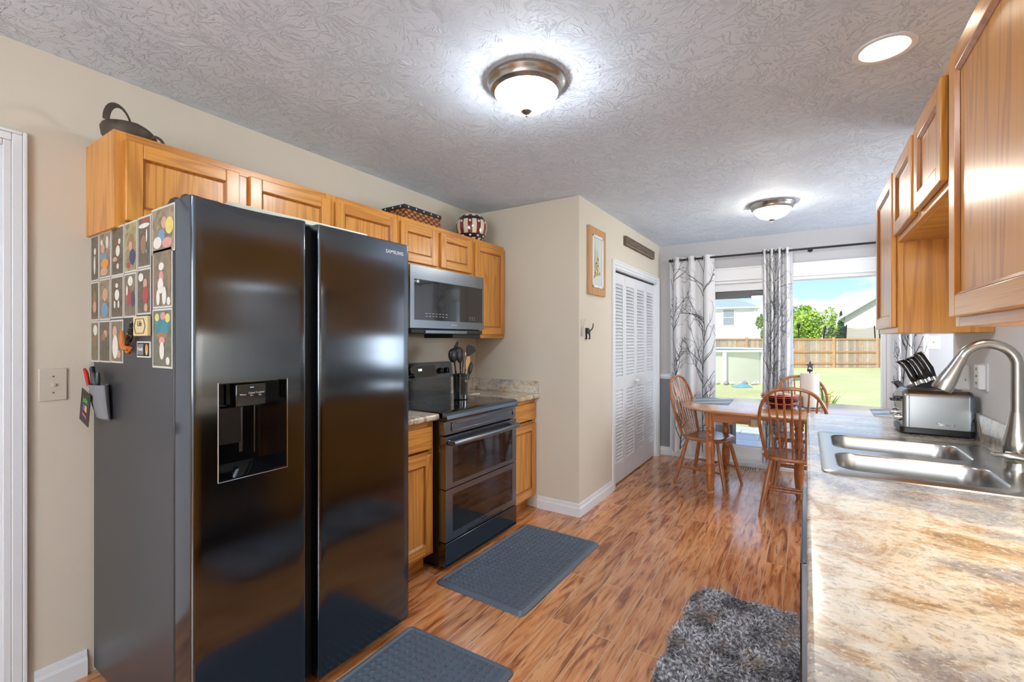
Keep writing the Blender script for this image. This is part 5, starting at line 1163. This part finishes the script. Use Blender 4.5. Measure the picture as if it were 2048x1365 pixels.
def curtain(x0,x1,nf,seed,label,amp=.042,zb=.075,zt=2.275):
    rnd=random.Random(seed); t=thing('curtain',label,'curtain',((x0+x1)/2,RYc,zb))
    NS,NZ=nf*16,36; ph=rnd.uniform(0,.5)
    def surf(s,z,off=0):
        w=(z-zb)/(zt-zb); a=amp*(.75+.35*(1-w)); spread=1+.05*(1-w)*math.sin(3*s+seed)
        u=s*nf*2*PI+ph*2*PI+ .5*(1-w)*math.sin(s*7+seed)
        xm=(x0+x1)/2; x=xm+(x0+(x1-x0)*s-xm)*spread+.012*(1-w)*math.sin(z*2+seed); y=RYc+a*math.sin(u)
        # normal in plan
        dydx=a*math.cos(u)*nf*2*PI/(x1-x0); nl=math.hypot(dydx,1)
        return (x+off*dydx/nl,y-off/nl,z)
    S_=[i/NS for i in range(NS+1)]; Z_=[zb+(zt-zb)*j/NZ for j in range(NZ+1)]
    vs=[surf(s,z) for z in Z_ for s in S_]; n=NS+1
    b=MB(); b.add(vs,[(j*n+i,j*n+i+1,(j+1)*n+i+1,(j+1)*n+i) for j in range(NZ) for i in range(NS)])
    # arc length table
    al=[0]; 
    for i in range(NS):
        p,q=surf(S_[i],1.2),surf(S_[i+1],1.2); al.append(al[-1]+math.hypot(p[0]-q[0],p[1]-q[1]))
    Lt=al[-1]
    def s_of(l):
        if l<0 or l>Lt: return None
        import bisect
        k=min(max(bisect.bisect(al,l)-1,0),NS-1); return (k+(l-al[k])/(al[k+1]-al[k]))/NS
    def strip(P,w0,w1,m):
        # P polyline in (l,z)
        out=[]
        K=len(P)
        for i,(l,z) in enumerate(P):
            a=P[max(i-1,0)]; c=P[min(i+1,K-1)]; tx,tz=c[0]-a[0],c[1]-a[1]; nn=math.hypot(tx,tz) or 1; wx,wz=-tz/nn,tx/nn
            ww=(w0+(w1-w0)*i/(K-1))/2; 
            s1,s2=s_of(l+wx*ww),s_of(l-wx*ww)
            if s1 is None or s2 is None or not(zb+.01<z<zt-.005): 
                if len(out)>1: emit(out,m)
                out=[]; continue
            out.append((surf(s1,z+wz*ww,.0018),surf(s2,z-wz*ww,.0018)))
        if len(out)>1: emit(out,m)
    def emit(o,m):
        v=[p for q in o for p in q]; b.add(v,[(2*i,2*i+1,2*i+3,2*i+2) for i in range(len(o)-1)],m)
    def branch(l,z,ang,ln,w,dep,m):
        st=.022; w=max(w,.0035); K=max(3,int(ln/st)); P=[(l,z)]; a=ang; kids=[]
        for i in range(K):
            a+=rnd.gauss(0,.055 if dep==0 else .10); a+=(PI/2-a)*(.08 if dep==0 else .012)
            l+=math.cos(a)*st; z+=math.sin(a)*st; P.append((l,z))
            if dep<3 and i>1 and rnd.random()<(.27 if dep==0 else .26): kids.append((l,z,a+rnd.choice((-1,1))*rnd.uniform(.45,.95),ln*rnd.uniform(.3,.5)*(1-.4*i/K) if dep else rnd.uniform(.2,.55),w*.55))
        strip(P,w,w*.35,m)
        for k_ in kids: branch(*k_,dep+1,m)
    ntr=max(2,int(Lt/.24))
    for i in range(ntr):
        lx=Lt*(i+.5+rnd.uniform(-.2,.2))/ntr; branch(lx,zb-.1,PI/2+rnd.uniform(-.1,.1),2.4,.016,0,1 if i%3!=2 else 2)
    ob=b.build('fabric',[cm,inkd,inkl],t,ang=80)
    # grommets
    g=MB()
    for i in range(nf*2):
        s=((i*.5)-ph)/nf
        if s<0: s+=0
        if not 0<s<1: continue
        p=surf(s,RZ); L_=[]
        for ra in (.021,.026): pass
        q=[]
        for j in range(20):
            a=2*PI*j/20; q.append((p[0],p[1]+.022*math.cos(a),p[2]+.022*math.sin(a)))
        g.tube(q+[q[0],q[1]],.004,6)
    if g.v: g.build('grommets',rod,t)
    return t
curtain(-1.325,-.845,3,11,'leftmost white curtain panel printed with bare branches')
curtain(-.385,-.12,4,23,'gathered white branch print curtain in the middle of the sliding door',amp=.046)
curtain(.655,.90,3,5,'right hand branch print curtain partly hidden behind wall cabinets')

# ================= outdoors =================
GZ=-.25
def grass():
    m,t_,b=newmat('lawn'); L=t_.links; tc_=N(t_,'ShaderNodeTexCoord')
    n1=N(t_,'ShaderNodeTexNoise'); n1.inputs['Scale'].default_value=.5; n1.inputs['Detail'].default_value=5; L.new(tc_.outputs['Object'],n1.inputs['Vector'])
    n2=N(t_,'ShaderNodeTexNoise'); n2.inputs['Scale'].default_value=14; n2.inputs['Detail'].default_value=6; L.new(tc_.outputs['Object'],n2.inputs['Vector'])
    r=N(t_,'ShaderNodeValToRGB'); e_=r.color_ramp.elements; e_[0].position=.3; e_[0].color=C3(164,174,112); e_[1].position=.7; e_[1].color=C3(206,204,150)
    a=N(t_,'ShaderNodeMath',operation='ADD'); a.inputs[1].default_value=0; mm=N(t_,'ShaderNodeMixRGB'); mm.inputs[0].default_value=.5; L.new(n1.outputs['Fac'],mm.inputs[1]); L.new(n2.outputs['Fac'],mm.inputs[2]); L.new(mm.outputs[0],r.inputs[0])
    L.new(r.outputs[0],b.inputs['Base Color']); b.inputs['Roughness'].default_value=.9; return m
struct(MB().box((-60,YB+.12,GZ-.2),(90,140,GZ)),'lawn',grass(),smooth=False)
def patiom():
    m,t_,b=newmat('concrete_slabs'); L=t_.links; tc_=N(t_,'ShaderNodeTexCoord'); br=N(t_,'ShaderNodeTexBrick'); br.inputs['Scale'].default_value=1; br.inputs['Brick Width'].default_value=.6; br.inputs['Row Height'].default_value=.4; br.inputs['Mortar Size'].default_value=.008
    br.inputs['Color1'].default_value=C3(188,190,192); br.inputs['Color2'].default_value=C3(206,208,208); br.inputs['Mortar'].default_value=C3(150,150,150); L.new(tc_.outputs['Object'],br.inputs['Vector']); L.new(br.outputs[0],b.inputs['Base Color']); b.inputs['Roughness'].default_value=.8; return m
struct(MB().box((-4,YB+.12,GZ),(4,8.7,-.14)),'patio',patiom(),smooth=False)
struct(MB().box((XL-.12,YB+.121,GZ),(SX0-.05,YB+.14,2.9)).box((SX1+.05,YB+.121,GZ),(4.5,YB+.14,2.9)).box((SX0-.05,YB+.121,SZ1+.05),(SX1+.05,YB+.14,2.9)),'wall_exterior',vinyl,smooth=False)
# fence
fw_=[pbr('fence_wood_'+str(i),C3(*c),.85,var=.25,vs=5) for i,c in enumerate(((190,172,152),(206,186,162),(170,154,138),(200,164,128)))]
frail=pbr('fence_rail',C3(204,146,96),.85,var=.2,vs=4)
fd=26.0; ft=1.43
fx=Vector(W(1100,fd,0)); dirf=Vector((CY,SY,0)); nf_=Vector((SY,-CY,0))*-1
nrm=Vector((-SY,CY,0)) # away from the house
t=thing('wooden_fence','weathered wooden privacy fence along the back of the lawn','fence',tuple(fx)[:2]+(GZ,))
rnd=random.Random(4); sp_=2.47; start=-1.2
for bay in range(12):
    l0=start+bay*sp_; b=MB(); n=17; w_=sp_/n
    for i in range(n):
        a=fx+dirf*(l0+i*w_+.006); c=fx+dirf*(l0+(i+1)*w_-.006); h=ft-.03+rnd.uniform(-.02,.01)
        P=[a,c,c+nrm*.018,a+nrm*.018]; b.loops([[(p.x,p.y,GZ+.02) for p in P],[(p.x,p.y,h) for p in P]],m=rnd.choice((0,0,1,2,3)))
    b.build('picket_panel',fw_,t,smooth=False)
    b=MB()
    for z in (GZ+.22,.62,ft-.09):
        a=fx+dirf*l0-nrm*.04; c=fx+dirf*(l0+sp_)-nrm*.04; P=[a,c,c+nrm*.04,a+nrm*.04]; b.loops([[(p.x,p.y,z) for p in P],[(p.x,p.y,z+.08) for p in P]])
    b.build('rail',frail,t,smooth=False)
    a=fx+dirf*(l0-.05)-nrm*.09; c=fx+dirf*(l0+.05)-nrm*.09; P=[a,c,c+nrm*.1,a+nrm*.1]
    MB().loops([[(p.x,p.y,GZ) for p in P],[(p.x,p.y,ft+.06) for p in P]]).build('post',fw_[3],t,smooth=False)
# pool
pc=Vector(W(1385,20.3)); pr_=3.75
t=thing('swimming_pool','round above ground pool with pale wall and white rail on the lawn','pool',(pc.x,pc.y,GZ))
MB().lathe([(pr_,GZ),(pr_,.93)],(pc.x,pc.y,0),72,cap0=False,cap1=False).build('pool_wall',pbr('pool_wall',C3(214,216,196),.6,var=.05,vs=2),t)
MB().lathe([(pr_+.10,.90),(pr_+.10,.965),(pr_-.12,.965),(pr_-.12,.90),(pr_+.10,.90)],(pc.x,pc.y,0),72,cap0=False,cap1=False).build('top_rail',vinyl,t)
for i in range(16):
    a=2*PI*i/16+.09; c,s_=math.cos(a),math.sin(a); p=Vector((pc.x+(pr_+.04)*c,pc.y+(pr_+.04)*s_,0)); tt=Vector((-s_,c,0)); rr2=Vector((c,s_,0))
    P=[p-tt*.07-rr2*.02,p+tt*.07-rr2*.02,p+tt*.06+rr2*.04,p-tt*.06+rr2*.04]; MB().loops([[(q.x,q.y,GZ) for q in P],[(q.x,q.y,.9) for q in P]]).build('upright',vinyl,t)
MB().lathe([(pr_-.02,.80),(.01,.80)],(pc.x,pc.y,0),48,cap0=False,cap1=False).build('water',pbr('pool_water',C3(120,180,205),.05),t)
# rocks around the pool
rmt=[pbr('rock_pale',C3(206,198,184),.9,var=.15),pbr('rock_grey',C3(158,152,146),.9,var=.15)]
rmesh=[]
for k_ in range(3):
    b=MB().ell((0,0,.05),(.12,.09,.07),9,k=6); r2=random.Random(k_); b.v=[(x+r2.uniform(-.015,.015),y+r2.uniform(-.02,.02),max(z+r2.uniform(-.015,.015),0)) for x,y,z in b.v]
    ob=b.build('garden_rock',rmt[k_%2],local=True); rmesh.append(ob.data); 
    if k_: bpy.data.objects.remove(ob)
    else: r0=ob
r2=random.Random(9); cnt=0
a_c=math.atan2(-pc.y,-pc.x)
for i in range(20):
    a=a_c-.52+1.15*i/19; rr2=pr_+.26+(i%2)*.16
    o_=r0 if i==0 else r0.copy()
    if i: COL.objects.link(o_)
    o_.data=rmesh[i%3]; o_.location=(pc.x+rr2*math.cos(a),pc.y+rr2*math.sin(a),GZ); o_.rotation_euler=(0,0,r2.uniform(0,6)); s_=r2.uniform(.88,1.0); o_.scale=(s_,s_,s_)
    tag(o_,'one of the pale rocks ringing the foot of the pool','rock','rocks around the pool')
tp=Vector(W(1484,15.35)); b=MB(); L_=[]
for k_ in range(9):
    l=-.28+.56*k_/8; h=.11*math.sin(PI*(k_+.5)/9)*(1+.3*math.sin(k_*2.1)); L_.append([tuple(tp+dirf*l+nrm*q+Vector((0,0,GZ+zq*h+.01))) for q,zq in ((-.2,0),(-.12,.8),(.02,1.1),(.15,.6),(.22,0))])
solo(MB().loops(L_),'tarp',pbr('blue_tarp',C3(110,160,205),.5),'crumpled blue tarp lying by the pool rocks','tarp',tuple(tp)[:2]+(GZ,),ang=60)
# houses
def siding(nm,c):
    m,t_,b=newmat(nm); L=t_.links; tc_=N(t_,'ShaderNodeTexCoord'); s_=N(t_,'ShaderNodeSeparateXYZ'); L.new(tc_.outputs['Object'],s_.inputs[0]); m1=N(t_,'ShaderNodeMath',operation='MULTIPLY'); m1.inputs[1].default_value=1/.2; L.new(s_.outputs['Z'],m1.inputs[0]); f=N(t_,'ShaderNodeMath',operation='FRACT'); L.new(m1.outputs[0],f.inputs[0])
    bp=N(t_,'ShaderNodeBump'); bp.inputs['Strength'].default_value=1; bp.inputs['Distance'].default_value=.06; bp.invert=True; L.new(f.outputs[0],bp.inputs['Height']); L.new(bp.outputs[0],b.inputs['Normal']); b.inputs['Base Color'].default_value=c; b.inputs['Roughness'].default_value=.6; return m
def haxes(u,tilt):
    a=Vector(W(u,10,0)).normalized(); R=Matrix.Rotation(math.radians(-tilt),3,'Z'); a=R@a; return a,Vector((a.y,-a.x,0))
def obox(b,o,l0,l1,q0,q1,z0,z1,m=0):
    P=[o+hd*l0+hn*q0,o+hd*l1+hn*q0,o+hd*l1+hn*q1,o+hd*l0+hn*q1]; b.loops([[(p.x,p.y,z0) for p in P],[(p.x,p.y,z1) for p in P]],m); return b
o=Vector(W(1511,50)); ez=4.95; hn,hd=haxes(1511,-2)
t=thing('white_house','white two storey neighbour house with grey green roof behind the pool','house',(o.x,o.y,GZ))
obox(MB(),o,-10,0,0,8,GZ,ez).build('wall',siding('white_siding',C3(240,242,244)),t,smooth=False)
b=MB(); e=[o+hd*-10.3-hn*.3,o+hd*.35-hn*.3,o+hd*.35+hn*8.3,o+hd*-10.3+hn*8.3]; r_=[o+hd*-6.5+hn*4,o+hd*-3.2+hn*4]
b.add([(p.x,p.y,ez+.02) for p in e]+[(p.x,p.y,ez+1.9) for p in r_],[(0,1,5,4),(1,2,5),(2,3,4,5),(3,0,4),(3,2,1,0)]); b.build('roof',pbr('green_shingle',C3(150,168,166),.8,var=.1),t,smooth=False)
obox(MB(),o,-10.35,.4,-.35,8.35,ez-.12,ez+.02).build('gutter',vinyl,t,smooth=False)
wf=obox(MB(),o,-3.3,-2.02,-.06,0,2.9,4.78).build('window_frame',vinyl,t,smooth=False)
obox(MB(),o,-3.2,-2.12,-.08,-.05,3.0,3.8).build('window_sash',pbr('window_grey',C3(150,162,170),.2),t,smooth=False)
obox(MB(),o,-3.2,-2.12,-.08,-.05,3.88,4.68).build('window_sash',bpy.data.materials['window_grey'],t,smooth=False)
obox(MB(),o,-.12,0,-.1,-.02,GZ,ez-.1).build('downspout',vinyl,t,smooth=False)
o=Vector(W(1690,33)); ez=3.0; hn,hd=haxes(1690,3)
t=thing('cream_house','cream sided neighbour house gable seen over the fence at right','house',(o.x,o.y,GZ))
pk=4.6; rise=3.15; b=MB(); prof=[(0,GZ),(2*pk,GZ),(2*pk,ez),(pk,ez+rise),(0,ez)]
b.loops([[tuple(o+hd*l+Vector((0,0,z))) for l,z in prof],[tuple(o+hd*l+hn*10+Vector((0,0,z))) for l,z in prof]]); b.build('wall',siding('cream_siding',C3(232,226,204)),t,smooth=False)
b=MB()
for sgn in (0,1):
    q=[(-.35,ez-.24),(pk,ez+rise+.0),(pk,ez+rise+.18),(-.45,ez-.10)]
    if sgn: q=[(2*pk-l,z) for l,z in q]
    b.loops([[tuple(o+hd*l-hn*.35+Vector((0,0,z))) for l,z in q],[tuple(o+hd*l+hn*10.3+Vector((0,0,z))) for l,z in q]])
b.build('roof',pbr('grey_shingle',C3(196,198,200),.8),t,smooth=False)
# trees
def tree(name,label,u,d,h,r,z0,mt,seed,cone=False,n=2600,ls=.10):
    o=Vector(W(u,d)); t=thing(name,label,'tree',(o.x,o.y,GZ),0); g=np.random.default_rng(seed)
    MB().tube([(o.x,o.y,GZ),(o.x+.05,o.y,GZ+(h-GZ)*.5),(o.x,o.y,GZ+(h-GZ)*.8)],[r*.09,r*.06,r*.03],8).build('trunk',pbr('bark',C3(96,80,64),.9),t)
    if cone:
        zz=g.uniform(0,1,n)**1.3; rr=r*(1-zz)*g.uniform(.5,1,n)*(.8+.2*np.sin(zz*40)); th=g.uniform(0,2*PI,n); P=np.stack([o.x+rr*np.cos(th),o.y+rr*np.sin(th),z0+(h-z0)*zz],1)
    else:
        nc=16; cen=g.normal(0,.42,(nc,3))*[r,r,(h-z0)*.5]; cen=np.clip(cen,-r*.72,r*.72); idx=g.integers(0,nc,n); v=g.normal(0,1,(n,3)); v/=np.linalg.norm(v,axis=1)[:,None]
        P=cen[idx]+v*(g.uniform(.6,1,n)[:,None])*r*.36; P[:,2]*=((h-z0)/2)/(r*1.0); P+=np.array([o.x,o.y,(z0+h)/2])
    A=g.normal(0,1,(n,3)); A/=np.linalg.norm(A,axis=1)[:,None]; B=np.cross(A,g.normal(0,1,(n,3))); B/=np.linalg.norm(B,axis=1)[:,None]; s=ls*g.uniform(.6,1.3,n)[:,None]
    V=np.stack([P-A*s,P+B*s*.6,P+A*s,P-B*s*.6],1).reshape(-1,3)-np.array([o.x,o.y,GZ])
    me=bpy.data.meshes.new('foliage'); me.from_pydata(V.tolist(),[],(np.arange(n)[:,None]*4+np.arange(4)).tolist()); me.materials.append(mt); f=bpy.data.objects.new('foliage',me); COL.objects.link(f); f.parent=t
lg=pbr('leaf_light_green',C3(168,196,84),.7,var=.35,vs=1.5); dgm=pbr('leaf_dark_green',C3(78,112,70),.8,var=.3,vs=2); mg=pbr('leaf_mid_green',C3(120,156,86),.8,var=.3,vs=2)
tree('leafy_tree','round light green tree rising above the fence',1620,34.0,4.3,1.6,.4,lg,1,n=5200,ls=.10)
tree('leafy_tree','mid green tree mostly hidden behind the middle curtain',1592,44,4.6,1.6,.6,mg,2,n=2600,ls=.13)
tree('leafy_tree','mid green tree to the right of the white house',1534,46,3.9,1.0,.2,mg,3,n=2600,ls=.15)
tree('conifer_tree','left dark conifer beyond the round light green tree',1664,60,4.6,1.0,.8,dgm,4,True,1800,.14)
tree('conifer_tree','right dark conifer next to the cream house',1682,58,4.9,1.2,.8,dgm,5,True,2400,.14)
# trampoline
tc3=Vector(W(1722,29.5)); tr_=2.05
t=thing('trampoline','trampoline with black net and padded poles behind the fence','trampoline',(tc3.x,tc3.y,GZ))
nm_,t_,b_=newmat('trampoline_net'); tr2=N(t_,'ShaderNodeBsdfTransparent'); ms2=N(t_,'ShaderNodeMixShader'); ms2.inputs[0].default_value=.30; b_.inputs['Base Color'].default_value=C3(40,42,46); t_.links.new(tr2.outputs[0],ms2.inputs[1]); t_.links.new(b_.outputs[0],ms2.inputs[2]); t_.links.new(ms2.outputs[0],t_.nodes['Material Output'].inputs[0])
for i in range(8):
    a=2*PI*i/8+.35; p=(tc3.x+tr_*math.cos(a),tc3.y+tr_*math.sin(a)); q=(tc3.x+(tr_+.12)*math.cos(a),tc3.y+(tr_+.12)*math.sin(a))
    MB().tube([(q[0],q[1],GZ),(q[0],q[1],1.3),(p[0],p[1],2.28)],.035,8).build('pole',blackm,t)
L_=[]
for z,k_ in ((.65,1),(2.22,1)):
    L_.append([(tc3.x+tr_*math.cos(2*PI*i/48),tc3.y+tr_*math.sin(2*PI*i/48),z-(.14*abs(math.sin((2*PI*i/48-.35)*4)) if z>1 else 0)) for i in range(48)])
MB().loops(L_,0,False,False).build('net',nm_,t)
MB().lathe([(tr_+.1,.6),(tr_+.1,.66),(tr_-.1,.66),(.01,.64),(.01,.6)],(tc3.x,tc3.y,0),48,cap0=False).build('mat',blackm,t)
tn=Vector(W(1597,29)); t=thing('lamp_post','slim black lantern post beyond the fence beside middle curtain','lamp post',(tn.x,tn.y,GZ))
MB().cyl((tn.x,tn.y,GZ),(tn.x,tn.y,2.05),.03).build('post',blackm,t); MB().lathe([(.05,2.05),(.09,2.1),(.11,2.3),(.12,2.31),(.01,2.4)],(tn.x,tn.y,0),8).build('lantern',blackm,t)
# patio plants and box
def plant(label,x,y,z0,h,seed,flower=True):
    t=thing('potted_plant',label,'plant',(x,y,z0)); r3=random.Random(seed)
    MB().lathe([(.09,0),(.12,.18),(.13,.2),(.11,.2),(.10,.17),(.01,.165)],(x,y,z0),20).build('pot',pbr('pot_brown',C3(110,92,78),.7),t)
    b=MB()
    for i in range(18):
        a=r3.uniform(0,2*PI); L_=r3.uniform(.5,.9)*h; c,s_=math.cos(a),math.sin(a); P=[]
        for k_ in range(7):
            u_=k_/6; P.append(Vector((x+c*L_*.45*u_**1.5,y+s_*L_*.45*u_**1.5,z0+.17+L_*(u_*1.05-.2*u_*u_))))
        sd=Vector((-s_,c,0)); w_=.02; b.add([tuple(p+sd*w_*math.sin(PI*min(.97,max(.1,k_/6)))*(1 if q else -1)) for k_,p in enumerate(P) for q in (0,1)],[(2*k_,2*k_+1,2*k_+3,2*k_+2) for k_ in range(6)])
    b.build('leaves',pbr('plant_leaf',C3(150,180,70),.6,var=.3),t)
    if flower:
        b=MB()
        for i in range(5): b.tube([(x,y,z0+.16),(x+.02*(i-2),y,z0+.3),(x+.03*(i-2),y+.01*i,z0+.17+h*.58)],.006,6)
        b.build('stems',bpy.data.materials['plant_leaf'],t)
        for i in range(9): MB().ell((x+r3.uniform(-.07,.09),y+r3.uniform(-.06,.06),z0+.17+h*r3.uniform(.45,.62)),(.022,.022,.016),8,k=5).build('flower',pbr('plant_flower',C3(226,196,110),.7,var=.2),t)
plant('tall potted plant with pale yellow flowers outside the open door',.24,8.4,-.14,.85,3)
wl=W(1508,8.4); plant('low yellow green potted plant on grass behind the middle curtain',wl[0],wl[1],GZ,.42,8,False)
t=thing('patio_box','brown storage box with dark edges standing outside glass door','box',(-.93,6.35,-.14))
MB().box((-1.15,6.2,-.139),(-.78,6.5,.28)).build('box_body',pbr('brown_resin',C3(128,112,100),.8,var=.2,vs=40),t,bevel=.01)
MB().box((-.80,6.19,-.139),(-.765,6.51,.30)).build('dark_edge',blackm,t)
